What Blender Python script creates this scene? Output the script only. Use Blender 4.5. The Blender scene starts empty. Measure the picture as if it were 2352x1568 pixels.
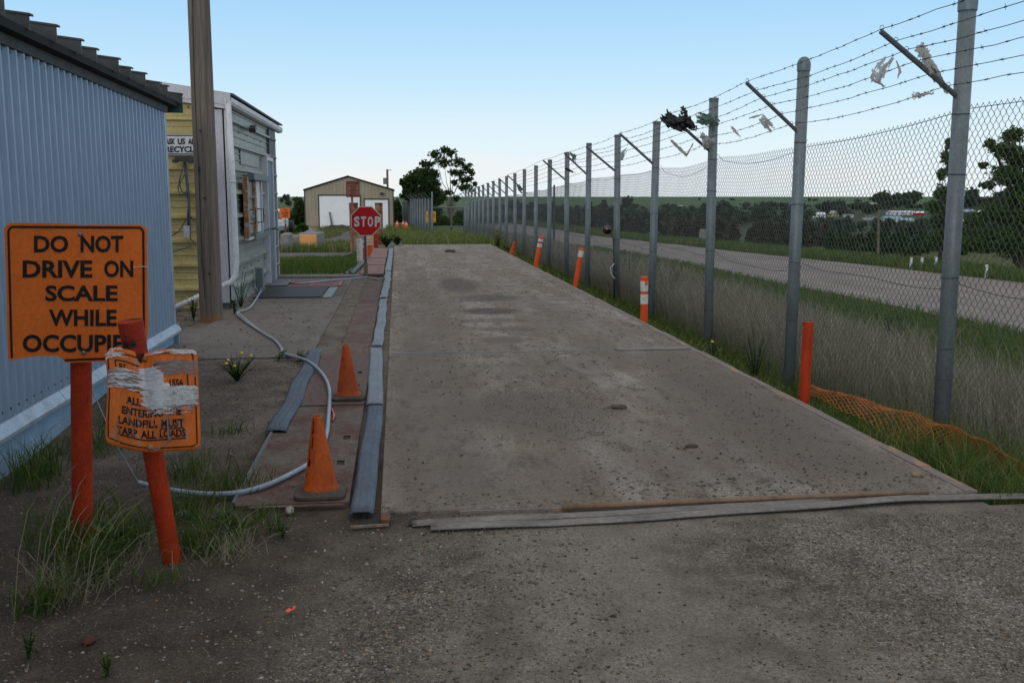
import bpy, math, random
import numpy as np
from mathutils import Vector, Matrix
random.seed(7)
RNG = np.random.default_rng(7)
R = math.radians
S = bpy.context.scene
COL = S.collection

# ------------------------------------------------------------- camera
# pixel coordinates below are those of a 2352 x 1568 view of the photograph
F, CX, CY, H = 2270.0, 1176.0, 784.0, 1.62
PITCH = math.atan(332 / F)
PSI = math.atan(265 * math.cos(PITCH) / F)
cam = bpy.data.cameras.new("camera")
cam.sensor_width = 36.0
cam.lens = F * 36.0 / 2352.0
cam.clip_start = 0.05
cam.clip_end = 20000
camo = bpy.data.objects.new("camera", cam)
COL.objects.link(camo)
camo.location = (0, 0, H)
camo.rotation_euler = (math.pi / 2 - PITCH, 0, -PSI)
S.camera = camo

# ------------------------------------------------------------- world and sun
SUN_EL, SUN_AZ = R(12), R(205)         # low veiled sun behind the camera, a little to the left
w = bpy.data.worlds.new("World")
S.world = w
w.use_nodes = True
nt = w.node_tree
nt.nodes.clear()
N = nt.nodes.new
out = N('ShaderNodeOutputWorld')
bg = N('ShaderNodeBackground')
sky = N('ShaderNodeTexSky')
sky.sky_type = 'NISHITA'
sky.sun_disc = False
sky.sun_elevation = SUN_EL
sky.sun_rotation = SUN_AZ
sky.altitude = 900
sky.air_density = 1.0
sky.dust_density = 0.6
sky.ozone_density = 1.5
tc = N('ShaderNodeTexCoord')
sep = N('ShaderNodeSeparateXYZ')
nt.links.new(tc.outputs['Generated'], sep.inputs[0])
rmp = N('ShaderNodeValToRGB')
nt.links.new(sep.outputs['Z'], rmp.inputs[0])
cr = rmp.color_ramp
cr.interpolation = 'B_SPLINE'
pts = [(0.0, (0.84, 0.92, 0.96)), (0.045, (0.82, 0.93, 0.99)), (0.10, (0.62, 0.86, 1.0)), (0.19, (0.34, 0.66, 1.0)),
       (0.30, (0.44, 0.60, 0.82)), (0.6, (0.75, 0.73, 0.705)), (1.0, (0.82, 0.78, 0.73))]
while len(cr.elements) < len(pts):
    cr.elements.new(0.5)
for e, (p, c) in zip(cr.elements, pts):
    e.position = p
    e.color = (*c, 1)
# thin pinkish cloud low in the sky
mp = N('ShaderNodeMapping')
mp.inputs['Scale'].default_value = (5, 5, 26)
nt.links.new(tc.outputs['Generated'], mp.inputs[0])
nz = N('ShaderNodeTexNoise')
nz.inputs['Scale'].default_value = 1.0
nz.inputs['Detail'].default_value = 6
nt.links.new(mp.outputs[0], nz.inputs[0])
cr2 = N('ShaderNodeValToRGB')
cr2.color_ramp.elements[0].position = 0.50
cr2.color_ramp.elements[1].position = 0.72
nt.links.new(nz.outputs['Fac'], cr2.inputs[0])
lo = N('ShaderNodeMapRange')
lo.inputs[1].default_value = 0.09
lo.inputs[2].default_value = 0.02
lo.inputs[3].default_value = 0.0
lo.inputs[4].default_value = 0.55
nt.links.new(sep.outputs['Z'], lo.inputs[0])
mul = N('ShaderNodeMath')
mul.operation = 'MULTIPLY'
nt.links.new(cr2.outputs[0], mul.inputs[0])
nt.links.new(lo.outputs[0], mul.inputs[1])
mx = N('ShaderNodeMixRGB')
mx.inputs[2].default_value = (1.0, 0.90, 0.87, 1)
nt.links.new(mul.outputs[0], mx.inputs[0])
nt.links.new(rmp.outputs[0], mx.inputs[1])
sc = N('ShaderNodeMixRGB')            # Nishita sky at 0.1 added in
sc.blend_type = 'MIX'
sc.inputs[0].default_value = 0.95
sk = N('ShaderNodeMixRGB')
sk.blend_type = 'MULTIPLY'
sk.inputs[0].default_value = 1
sk.inputs[2].default_value = (0.1, 0.1, 0.1, 1)
nt.links.new(sky.outputs[0], sk.inputs[1])
nt.links.new(sk.outputs[0], sc.inputs[1])
nt.links.new(mx.outputs[0], sc.inputs[2])
nt.links.new(sc.outputs[0], bg.inputs[0])
bg.inputs[1].default_value = 1.0
nt.links.new(bg.outputs[0], out.inputs[0])

sl = bpy.data.lights.new("sun", 'SUN')
sl.energy = 0.5
sl.angle = R(16)
sl.color = (1.0, 0.90, 0.78)
so = bpy.data.objects.new("sun", sl)
COL.objects.link(so)
sd = Vector((math.sin(SUN_AZ) * math.cos(SUN_EL), math.cos(SUN_AZ) * math.cos(SUN_EL), math.sin(SUN_EL)))
so.rotation_euler = sd.to_track_quat('Z', 'Y').to_euler()

S.view_settings.view_transform = 'Standard'
S.view_settings.look = 'None'
S.view_settings.exposure = 0.0
S.view_settings.gamma = 1.0
S.view_settings.use_curve_mapping = False
S.cycles.max_bounces = 6
S.cycles.transparent_max_bounces = 6

# ------------------------------------------------------------- photo measuring helpers
_r = np.array([math.cos(PSI), -math.sin(PSI), 0.0])
_f0 = np.array([math.sin(PSI), math.cos(PSI), 0.0])
_fw = _f0 * math.cos(PITCH) - np.array([0, 0, math.sin(PITCH)])
_up = _f0 * math.sin(PITCH) + np.array([0, 0, math.cos(PITCH)])
_C = np.array([0, 0, H])
def _ray(x, y): return _fw + _r * (x - CX) / F - _up * (y - CY) / F
def gp(x, y, z=0.0):
    d = _ray(x, y); return _C + d * ((z - H) / d[2])
def yp(x, y, Y):
    d = _ray(x, y); return _C + d * (Y / d[1])
def xp(x, y, X):
    d = _ray(x, y); return _C + d * (X / d[0])

# ------------------------------------------------------------- numpy noise and terrain
_lat = np.random.default_rng(3).random((256, 256))
def vnoise(x, y):
    x = np.asarray(x, float); y = np.asarray(y, float)
    xi = np.floor(x).astype(int); yi = np.floor(y).astype(int)
    fx = x - xi; fy = y - yi
    fx = fx * fx * (3 - 2 * fx); fy = fy * fy * (3 - 2 * fy)
    a = _lat[xi % 256, yi % 256]; b = _lat[(xi + 1) % 256, yi % 256]
    c = _lat[xi % 256, (yi + 1) % 256]; d = _lat[(xi + 1) % 256, (yi + 1) % 256]
    return (a * (1 - fx) + b * fx) * (1 - fy) + (c * (1 - fx) + d * fx) * fy
def fbm(x, y, o=4):
    s = 0; a = .5
    for i in range(o):
        s = s + a * vnoise(x * 2 ** i + 17.3 * i, y * 2 ** i + 5.1 * i); a *= .5
    return s
def sst(a, b, x):
    t = np.clip((x - a) / (b - a), 0, 1); return t * t * (3 - 2 * t)
PU = np.array([0, 40, 60, 100, 150, 250, 400, 550, 700, 900, 1200, 1800, 3000, 9000.])
PZ = np.array([-1.1, -1.2, -1.7, -3.2, -5.0, -8.3, -11, -10.5, -8.5, -5.5, -3.5, -1.0, 1.2, 2.0])
def road_x(y):
    return (np.interp(y, [-30, 17.8, 27, 42, 63, 100], [13, 12.1, 11.35, 10.9, 9.4, 7.4]), np.interp(y, [-30, 17, 28, 41.6, 63, 100], [20, 19.3, 18.8, 17.3, 14.4, 12.2]))
def gz(x, y):
    x = np.asarray(x, float); y = np.asarray(y, float)
    rr = np.interp(x - 1.6 * sst(4.95, 4.62, y), [3.19, 3.30, 3.6, 4.0, 6, 9, 11.5, 13], [-.02, -.16, -.30, -.37, -.62, -.9, -.99, -1.0])
    left = -.02 - .10 * sst(-1.0, -2.6, x) * sst(9, 6.5, y)
    rr = np.where((x < 3.19) | ((x < 4.6) & (y < 4.6)), left, rr)
    ramp = sst(34, 38, y) * .18
    t = np.clip(ramp + (1 - .18) * np.clip((y - 36) / 36, 0, 1), 0, 1)
    t = np.where(x < 3.19, t, np.clip((y - 36) / 36, 0, 1))
    t = np.where(x < -1.3, np.maximum(t, sst(21.5, 46, y) * .55), t)
    z = rr * (1 - t) - 1.15 * t
    z = z + .03 * (fbm(x * .5, y * .5) - .5) * sst(3.6, 6, np.abs(x - .5) + sst(20, 30, y) * 3)
    z = z + .012 * (fbm(x * 1.3 + 40, y * 1.3) - .5)
    xf = road_x(y)[1]
    z = z - 2.3 * sst(2.2, 9.5, x - xf)
    u = np.hypot(x, y)
    e = np.maximum(x - xf - 3, y - 108)
    e = np.maximum(e, -x - 60)
    m = sst(0, 34, e)
    pz = np.interp(u, PU, PZ) + (fbm(x * .004 + 9, y * .004) - .5) * np.clip((u - 150) / 100, 0, 30) * .35 * sst(3000, 900, u)
    hillL = 9 * sst(-5, -260, x) * sst(300, 900, u) * 0
    return z * (1 - m) + (pz + hillL) * m
def G(x, y, dz=0.0): return float(gz(x, y)) + dz

# ------------------------------------------------------------- object helpers
def tag(o, label=None, cat=None, group=None, kind=None):
    if label: o['label'] = label
    if cat: o['category'] = cat
    if group: o['group'] = group
    if kind: o['kind'] = kind
    return o
def thing(name, loc, label, cat, group=None):
    o = bpy.data.objects.new(name, None)
    o.empty_display_size = .1
    COL.objects.link(o)
    o.location = loc
    return tag(o, label, cat, group)
def origin(p):
    v = Vector((0, 0, 0))
    while p is not None:
        v += p.location; p = p.parent
    return v
def link_mesh(name, me, mat, parent=None, smooth=False):
    o = bpy.data.objects.new(name, me)
    COL.objects.link(o)
    if isinstance(mat, (list, tuple)):
        for m in mat: me.materials.append(m)
    elif mat: me.materials.append(mat)
    if smooth:
        me.polygons.foreach_set('use_smooth', [True] * len(me.polygons))
    if parent: o.parent = parent
    return o
class MB:
    def __init__(s): s.v = []; s.f = []; s.mi = []; s.cm = 0
    def add(s, vs, fs):
        b = len(s.v)
        s.v.extend(tuple(map(float, v)) for v in vs)
        for f in fs: s.f.append(tuple(b + i for i in f)); s.mi.append(s.cm)
    def box(s, c, d, rot=None):
        x, y, z = d[0] / 2, d[1] / 2, d[2] / 2
        vs = [Vector((sx * x, sy * y, sz * z)) for sx in (-1, 1) for sy in (-1, 1) for sz in (-1, 1)]
        if rot is not None: vs = [rot @ v for v in vs]
        vs = [v + Vector(c) for v in vs]
        s.add(vs, [(0, 1, 3, 2), (4, 6, 7, 5), (0, 4, 5, 1), (2, 3, 7, 6), (0, 2, 6, 4), (1, 5, 7, 3)]); return s
    def bb(s, a, b):
        return s.box([(p + q) / 2 for p, q in zip(a, b)], [abs(q - p) for p, q in zip(a, b)])
    def tube(s, pts, r, n=8, cap=True, closed=False):
        pts = [Vector(p) for p in pts]; m = len(pts)
        rs = r if hasattr(r, '__len__') else [r] * m
        rings = []; prev = None
        for i, p in enumerate(pts):
            a = pts[max(i - 1, 0)]; b = pts[min(i + 1, m - 1)]
            t = (b - a)
            t = t.normalized() if t.length > 1e-9 else Vector((0, 0, 1))
            if prev is None:
                q = Vector((0, 0, 1)) if abs(t.z) < .9 else Vector((1, 0, 0))
                u = t.cross(q).normalized()
            else:
                u = (prev - t * prev.dot(t)).normalized()
            prev = u; v = t.cross(u)
            rings.append([p + (u * math.cos(2 * math.pi * k / n) + v * math.sin(2 * math.pi * k / n)) * rs[i] for k in range(n)])
        vs = [q for rg in rings for q in rg]; fs = []
        for i in range(m - 1):
            for k in range(n):
                fs.append((i * n + k, i * n + (k + 1) % n, (i + 1) * n + (k + 1) % n, (i + 1) * n + k))
        if cap:
            fs.append(tuple(range(n))[::-1]); fs.append(tuple((m - 1) * n + k for k in range(n)))
        s.add(vs, fs); return s
    def prism(s, poly, a, b):
        """poly: list of 3D points, swept by vector from a to b offsets"""
        a = Vector(a); b = Vector(b); n = len(poly)
        vs = [Vector(p) + a for p in poly] + [Vector(p) + b for p in poly]
        fs = [tuple(range(n))[::-1], tuple(range(n, 2 * n))] + [(i, (i + 1) % n, n + (i + 1) % n, n + i) for i in range(n)]
        s.add(vs, fs); return s
    def lathe(s, c, prof, n=24, axis=None):
        vs = []; fs = []
        for r, z in prof:
            for k in range(n):
                a = 2 * math.pi * k / n
                p = Vector((r * math.cos(a), r * math.sin(a), z))
                if axis is not None: p = axis @ p
                vs.append(p + Vector(c))
        for i in range(len(prof) - 1):
            for k in range(n):
                fs.append((i * n + k, i * n + (k + 1) % n, (i + 1) * n + (k + 1) % n, (i + 1) * n + k))
        s.add(vs, fs); return s
    def grid(s, fn, nu, nv):
        vs = [fn(i / nu, j / nv) for j in range(nv + 1) for i in range(nu + 1)]
        fs = [(j * (nu + 1) + i, j * (nu + 1) + i + 1, (j + 1) * (nu + 1) + i + 1, (j + 1) * (nu + 1) + i) for j in range(nv) for i in range(nu)]
        s.add(vs, fs); return s
    def build(s, name, mat, parent=None, smooth=False, bevel=0, base=None, solid=0):
        if parent is not None: o0 = origin(parent)
        elif base is not None: o0 = Vector(base)
        else:
            a = np.array(s.v); o0 = Vector(((a[:, 0].min() + a[:, 0].max()) / 2, (a[:, 1].min() + a[:, 1].max()) / 2, a[:, 2].min()))
        me = bpy.data.meshes.new(name)
        me.from_pydata([(v[0] - o0.x, v[1] - o0.y, v[2] - o0.z) for v in s.v], [], s.f)
        o = link_mesh(name, me, mat, parent, smooth)
        if isinstance(mat, (list, tuple)): me.polygons.foreach_set('material_index', s.mi)
        if parent is None: o.location = o0
        if solid:
            m = o.modifiers.new('solid', 'SOLIDIFY'); m.thickness = solid; m.offset = 0
        if bevel:
            m = o.modifiers.new('bevel', 'BEVEL'); m.width = bevel; m.segments = 2; m.limit_method = 'ANGLE'; m.angle_limit = R(40)
        return o
def np_mesh(name, V, Fq, mat, parent=None, attrs=None, smooth=False, base=None):
    V = np.asarray(V, np.float32).copy(); Fq = np.asarray(Fq, np.int32)
    if parent is not None: o0 = origin(parent)
    elif base is not None: o0 = Vector(base)
    else: o0 = Vector((0, 0, 0))
    V -= np.array(o0, np.float32)
    me = bpy.data.meshes.new(name)
    nf, k = Fq.shape
    me.vertices.add(len(V)); me.vertices.foreach_set('co', V.ravel())
    me.loops.add(nf * k); me.loops.foreach_set('vertex_index', Fq.ravel())
    me.polygons.add(nf); me.polygons.foreach_set('loop_start', np.arange(0, nf * k, k, dtype=np.int32))
    me.polygons.foreach_set('loop_total', np.full(nf, k, np.int32))
    if attrs:
        for an, av in attrs.items():
            at = me.attributes.new(an, 'FLOAT', 'POINT'); at.data.foreach_set('value', np.asarray(av, np.float32))
    me.update(calc_edges=True)
    o = link_mesh(name, me, mat, parent, smooth)
    if parent is None: o.location = o0
    return o

# ------------------------------------------------------------- materials
def mat_new(name):
    m = bpy.data.materials.new(name); m.use_nodes = True
    t = m.node_tree; b = t.nodes['Principled BSDF']
    return m, t, b
def nn(t, typ, **kw):
    n = t.nodes.new(typ)
    for k, v in kw.items(): setattr(n, k, v)
    return n
def noise(t, vec, scale, detail=4, rough=.6, dist=0):
    n = nn(t, 'ShaderNodeTexNoise'); n.inputs['Scale'].default_value = scale
    n.inputs['Detail'].default_value = detail; n.inputs['Roughness'].default_value = rough; n.inputs['Distortion'].default_value = dist
    if vec is not None: t.links.new(vec, n.inputs['Vector'])
    return n.outputs['Fac']
def ramp(t, fac, stops, interp='LINEAR'):
    n = nn(t, 'ShaderNodeValToRGB'); c = n.color_ramp; c.interpolation = interp
    while len(c.elements) < len(stops): c.elements.new(.5)
    for e, (p, col) in zip(c.elements, stops):
        e.position = p
        e.color = (*col, 1) if hasattr(col, '__len__') else (col, col, col, 1)
    t.links.new(fac, n.inputs[0]); return n.outputs[0]
def mixc(t, fac, a, b, mode='MIX'):
    n = nn(t, 'ShaderNodeMixRGB', blend_type=mode)
    for i, v in ((0, fac), (1, a), (2, b)):
        if hasattr(v, 'is_linked') or isinstance(v, bpy.types.NodeSocket): t.links.new(v, n.inputs[i])
        elif i == 0: n.inputs[0].default_value = v
        else: n.inputs[i].default_value = (*v, 1) if hasattr(v, '__len__') else (v, v, v, 1)
    return n.outputs[0]
def math_(t, op, a, b=None):
    n = nn(t, 'ShaderNodeMath', operation=op)
    for i, v in ((0, a), (1, b)):
        if v is None: continue
        if isinstance(v, bpy.types.NodeSocket): t.links.new(v, n.inputs[i])
        else: n.inputs[i].default_value = v
    return n.outputs[0]
def bump(t, b, h, strength=.3, dist=.01):
    n = nn(t, 'ShaderNodeBump'); n.inputs['Strength'].default_value = strength; n.inputs['Distance'].default_value = dist
    t.links.new(h, n.inputs['Height']); t.links.new(n.outputs[0], b.inputs['Normal'])
def coord(t, kind='Object', scale=None):
    c = nn(t, 'ShaderNodeTexCoord').outputs[kind]
    if scale is not None:
        m = nn(t, 'ShaderNodeMapping'); m.inputs['Scale'].default_value = scale
        t.links.new(c, m.inputs[0]); c = m.outputs[0]
    return c
def wpos(t, scale=None):
    c = nn(t, 'ShaderNodeNewGeometry').outputs['Position']
    if scale is not None:
        m = nn(t, 'ShaderNodeMapping'); m.inputs['Scale'].default_value = scale
        t.links.new(c, m.inputs[0]); c = m.outputs[0]
    return c
def attr(t, name):
    n = nn(t, 'ShaderNodeAttribute', attribute_name=name); return n.outputs['Fac']
def setc(t, b, v):
    if isinstance(v, bpy.types.NodeSocket): t.links.new(v, b.inputs['Base Color'])
    else: b.inputs['Base Color'].default_value = (*v, 1)
def weathered(name, col, col2=None, rough=.6, metal=0, scale=8, lo=.45, hi=.7, bumpst=.1, fine=.25, stretch=(1, 1, 1), rust=None, rustlo=.62, rusthi=.7, rscale=6):
    """a worn painted or metal surface: large blotches, fine grain and, if asked, rust or chipping patches"""
    m, t, b = mat_new(name)
    c = wpos(t, stretch)
    c2 = col2 or tuple(v * .6 for v in col)
    n1 = noise(t, c, scale, 6, .65)
    base = mixc(t, ramp(t, n1, [(lo, 0), (hi, 1)]), col, c2)
    n2 = noise(t, c, scale * 9, 4, .7)
    base = mixc(t, fine, base, mixc(t, 1.0, base, ramp(t, n2, [(.3, .35), (.7, 1.5)]), 'MULTIPLY'))
    if rust:
        n3 = noise(t, c, rscale, 8, .7, .6)
        rc = mixc(t, n2, rust, tuple(v * .45 for v in rust))
        base = mixc(t, ramp(t, n3, [(rustlo, 0), (rusthi, 1)]), base, rc)
    setc(t, b, base)
    b.inputs['Roughness'].default_value = rough; b.inputs['Metallic'].default_value = metal
    b.inputs['Specular IOR Level'].default_value = .5 if metal > .05 else .22
    bump(t, b, n2, bumpst, .003)
    return m
def plain(name, col, rough=.6, metal=0):
    m, t, b = mat_new(name); setc(t, b, col); b.inputs['Roughness'].default_value = rough; b.inputs['Metallic'].default_value = metal
    return m

M = {}
M['galv'] = weathered('galvanized_steel', (.195, .235, .25), (.13, .16, .17), .55, .35, 7, .35, .7, .08, .35, (1, 1, .5))
M['galv_dark'] = weathered('weathered_wire', (.12, .128, .134), (.075, .08, .086), .6, .3, 20)
M['wire'] = weathered('rusty_barbed_wire', (.06, .055, .05), (.04, .03, .025), .7, .3, 20)
M['black'] = plain('black_paint', (.012, .012, .013), .55)
M['blacklet'] = weathered('black_lettering', (.014, .013, .013), (.03, .02, .015), .6, 0, 30)
M['orange_sign'] = weathered('orange_sign_face', (.84, .175, .022), (.72, .145, .019), .5, 0, 6, .4, .7, .02, .2)
M['orange_worn'] = weathered('scuffed_orange_sign_face', (.78, .175, .026), (.58, .14, .034), .55, 0, 9, .4, .7, .04, .3, (1, 1, .4), rust=(.5, .42, .36), rustlo=.60, rusthi=.66, rscale=14)
M['redpost'] = weathered('red_orange_painted_steel', (.44, .040, .006), (.30, .026, .006), .62, 0, 12, .4, .7, .1, .35, (1, 1, .6), rust=(.07, .028, .018), rustlo=.615, rusthi=.66, rscale=26)
M['redpost_burnt'] = weathered('scraped_red_painted_steel', (.38, .035, .012), (.26, .025, .01), .6, 0, 12, .4, .7, .15, .4, (1, 1, 1), rust=(.035, .024, .022), rustlo=.50, rusthi=.56, rscale=9)
M['cone'] = weathered('faded_orange_rubber', (.52, .095, .014), (.27, .050, .013), .6, 0, 7, .4, .7, .06, .4, (1, 1, .45), rust=(.13, .055, .03), rustlo=.60, rusthi=.72, rscale=13)
M['cone_base'] = weathered('dusty_black_rubber', (.07, .062, .055), (.11, .085, .065), .85, 0, 14)
M['cone_new'] = weathered('bright_orange_plastic', (.85, .10, .02), (.6, .07, .015), .5, 0, 12)
M['delin'] = weathered('orange_delineator_plastic', (.78, .10, .014), (.52, .065, .012), .5, 0, 9, .45, .7, .04, .3, (1, 1, .5))
M['whiteband'] = weathered('dirty_white_band', (.66, .64, .60), (.42, .40, .37), .5, 0, 20)
M['white'] = weathered('white_painted_metal', (.76, .76, .78), (.60, .59, .58), .5, 0, 5)
M['trim'] = weathered('pale_trim_metal', (.60, .58, .62), (.50, .48, .51), .45, .1, 5, stretch=(1, 1, .4))
M['bluewall'] = weathered('blue_grey_corrugated_steel', (.27, .355, .47), (.255, .335, .445), .40, .2, 1.2, .35, .75, .03, .14, (1, 1, .25))
M['bluepaint'] = weathered('light_blue_painted_board', (.27, .40, .52), (.22, .32, .42), .6, 0, 3, stretch=(1, 1, .4))
M['blueflash'] = weathered('pale_blue_flashing', (.38, .45, .52), (.26, .31, .36), .4, .3, 6)
M['roofdark'] = weathered('dark_green_roof_steel', (.014, .016, .016), (.026, .026, .025), .75, .0, 3)
M['roofedge'] = weathered('green_roof_trim', (.05, .11, .10), (.04, .07, .065), .5, 0, 5)
M['roofrib'] = weathered('galvanised_roof_rib', (.085, .09, .09), (.05, .052, .052), .7, .1, 6)
M['yellow'] = weathered('yellow_cream_siding', (.60, .49, .22), (.48, .38, .16), .5, .05, 3, .4, .7, .03, .25, (1, 1, .6))
M['greysiding'] = weathered('grey_green_siding', (.32, .335, .29), (.21, .225, .195), .45, .1, 3, .4, .7, .04, .35, (1, 1, .5), rust=(.12, .09, .06), rustlo=.68, rusthi=.74, rscale=16)
M['doorblue'] = weathered('blue_grey_door', (.13, .19, .25), (.10, .14, .19), .5, .1, 4)
M['rust'] = weathered('rusty_iron', (.20, .07, .022), (.09, .04, .022), .8, .1, 12, .35, .65, .3, .5)
M['rustframe'] = weathered('rusty_white_frame', (.42, .38, .34), (.30, .26, .22), .6, .1, 10, rust=(.42, .15, .02), rustlo=.44, rusthi=.54, rscale=7)
M['glass'] = plain('dark_window_glass', (.16, .18, .18), .15)
M['mirror'] = plain('mirror_glass', (.12, .10, .09), .12, 1.0)
M['tin'] = plain('dark_steel', (.05, .05, .052), .5, .3)
M['stopred'] = weathered('stop_red', (.52, .008, .012), (.42, .007, .010), .45, 0, 9)
M['concrete_block'] = weathered('grey_concrete', (.30, .29, .27), (.20, .19, .18), .85, 0, 5, .35, .7, .3, .5)
M['orange_block'] = weathered('pale_orange_painted_concrete', (.90, .43, .17), (.80, .36, .15), .8, 0, 6, .4, .7, .2, .35)
M['garage'] = weathered('beige_ribbed_steel', (.40, .34, .25), (.33, .28, .205), .55, .05, 2, stretch=(1, 1, .3))
M['garagedoor'] = weathered('white_overhead_door', (.93, .93, .94), (.87, .87, .88), .5, 0, 2)
M['rustpole'] = weathered('rusty_yellow_bollard', (.34, .24, .10), (.20, .14, .08), .7, 0, 6, rust=(.22, .06, .02), rustlo=.45, rusthi=.55, rscale=4)
M['cream'] = weathered('cream_paint', (.62, .52, .30), (.5, .42, .25), .6, 0, 6)
M['pinksign'] = weathered('faded_red_sign', (.34, .13, .10), (.28, .10, .08), .6, 0, 5)
M['darkred'] = plain('dark_red_lettering', (.08, .012, .012), .6)
M['yellowsign'] = weathered('amber_sign', (.85, .40, .01), (.7, .32, .01), .5, 0, 5)
M['hose'] = weathered('blue_grey_plastic_conduit', (.33, .38, .46), (.24, .28, .34), .45, 0, 12)
M['cable'] = weathered('grey_cable', (.11, .13, .15), (.07, .08, .09), .5, 0, 12)
M['belt'] = weathered('blue_grey_rubber_seal', (.085, .118, .165), (.055, .072, .10), .6, 0, 5, .35, .7, .12, .45, (1, .5, 1), rust=(.12, .10, .085), rustlo=.60, rusthi=.75, rscale=9)
M['belt_light'] = weathered('worn_pale_rubber_seal', (.185, .225, .275), (.11, .135, .165), .55, .1, 6, .35, .65, .15, .5, (1, .5, 1))
M['belt_grey'] = weathered('dusty_rubber_strip', (.245, .23, .21), (.15, .14, .13), .75, 0, 9, .35, .65, .2, .5, (.4, 1, 1), rust=(.06, .07, .10), rustlo=.62, rusthi=.7, rscale=4)
M['netting'] = weathered('orange_plastic_netting', (.50, .15, .025), (.16, .045, .016), .5, 0, 15)
M['bag_white'] = weathered('dirty_white_plastic_film', (.72, .71, .69), (.52, .50, .47), .5, 0, 20)
M['bag_black'] = plain('black_plastic_film', (.006, .006, .007), .5)
M['bag_green'] = weathered('pale_green_plastic_film', (.20, .30, .26), (.12, .20, .17), .5, 0, 20)
M['tape'] = weathered('silver_duct_tape', (.78, .78, .79), (.55, .54, .53), .45, .1, 30, .4, .6, .1, .5, (1, 1, 6))
M['tape_grey'] = weathered('grey_tape_residue', (.30, .285, .28), (.20, .17, .16), .55, 0, 30, .4, .6, .1, .5, (1, 1, 6))
M['rock'] = weathered('pale_rock', (.34, .32, .29), (.22, .20, .18), .85, 0, 25, bumpst=.4)
M['tanrock'] = weathered('tan_rock', (.30, .22, .16), (.22, .16, .12), .85, 0, 25, bumpst=.3)
M['mudlump'] = weathered('dried_mud', (.085, .072, .06), (.055, .045, .038), .95, 0, 25, bumpst=.5)
M['wood_old'] = weathered('weathered_wood', (.24, .19, .14), (.15, .12, .09), .85, 0, 6, .35, .65, .3, .5, (6, 6, .5))
M['bark'] = weathered('bark', (.075, .06, .048), (.045, .036, .03), .9, 0, 14, bumpst=.5)
M['bark_pale'] = weathered('pale_bark', (.15, .135, .115), (.09, .08, .07), .9, 0, 14, bumpst=.5)
M['tag_red'] = plain('red_plastic_tag', (.80, .10, .06), .4)
M['shadow_void'] = plain('painted_pit_shade', (.02, .017, .015), .9)  # flat dark colour painted as the shade inside pits and gaps
def translucent(t, b, fac):
    o = [n for n in t.nodes if n.type == 'OUTPUT_MATERIAL'][0]; tr = nn(t, 'ShaderNodeBsdfTranslucent'); mx_ = nn(t, 'ShaderNodeMixShader'); mx_.inputs[0].default_value = fac
    bc = b.inputs['Base Color']
    if bc.is_linked: t.links.new(bc.links[0].from_socket, tr.inputs[0])
    else: tr.inputs[0].default_value = bc.default_value
    t.links.new(b.outputs[0], mx_.inputs[1]); t.links.new(tr.outputs[0], mx_.inputs[2]); t.links.new(mx_.outputs[0], o.inputs[0])
for k_ in ('bag_white', 'bag_green'): translucent(M[k_].node_tree, M[k_].node_tree.nodes['Principled BSDF'], .55)
def leafmat(name, cols, trans=0):
    m, t, b = mat_new(name)
    setc(t, b, ramp(t, attr(t, 'tone'), cols)); b.inputs['Roughness'].default_value = .7
    b.inputs['Specular IOR Level'].default_value = .25
    translucent(t, b, .38)
    return m
M['grass_green'] = leafmat('green_grass', [(0, (.040, .085, .014)), (.5, (.085, .145, .028)), (.8, (.17, .19, .05)), (1, (.36, .31, .16))])
M['grass_dry'] = leafmat('dry_grass', [(0, (.06, .08, .03)), (.22, (.13, .125, .065)), (.6, (.25, .225, .155)), (1, (.44, .40, .29))])
M['leaf_dark'] = leafmat('dark_foliage', [(0, (.016, .036, .011)), (.5, (.040, .078, .020)), (1, (.085, .13, .034))])
M['leaf_mid'] = leafmat('green_foliage', [(0, (.028, .058, .014)), (.5, (.062, .118, .026)), (1, (.13, .19, .045))])
M['leaf_far'] = leafmat('distant_foliage_hazed', [(0, (.042, .068, .046)), (.5, (.070, .102, .064)), (1, (.105, .14, .078))])  # leaves lightened and blued: distance haze put into the colour
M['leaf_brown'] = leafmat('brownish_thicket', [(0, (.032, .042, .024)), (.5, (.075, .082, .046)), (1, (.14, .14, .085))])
M['leaf_sage'] = leafmat('grey_green_leaves', [(0, (.05, .075, .05)), (1, (.15, .19, .14))])
M['petal'] = plain('yellow_petals', (.80, .55, .02), .6)
M['weedyellow'] = leafmat('yellow_green_weed', [(0, (.07, .09, .01)), (.6, (.22, .24, .02)), (1, (.5, .45, .03))])
# ============================================================= SETTING
def ellipse_mask(t, pos, cx, cy, rx, ry, nfac, edge=.35, wob=.9):
    """soft-edged patch of its own shape on the ground at (cx, cy)"""
    s = nn(t, 'ShaderNodeSeparateXYZ'); t.links.new(pos, s.inputs[0])
    dx = math_(t, 'DIVIDE', math_(t, 'SUBTRACT', s.outputs[0], cx), rx)
    dy = math_(t, 'DIVIDE', math_(t, 'SUBTRACT', s.outputs[1], cy), ry)
    d = math_(t, 'ADD', math_(t, 'MULTIPLY', dx, dx), math_(t, 'MULTIPLY', dy, dy))
    d = math_(t, 'ADD', d, math_(t, 'MULTIPLY', math_(t, 'SUBTRACT', nfac, .5), wob * 2))
    r = nn(t, 'ShaderNodeMapRange'); r.inputs[1].default_value = 1 + edge; r.inputs[2].default_value = 1 - edge
    t.links.new(d, r.inputs[0]); return r.outputs[0]

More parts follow.
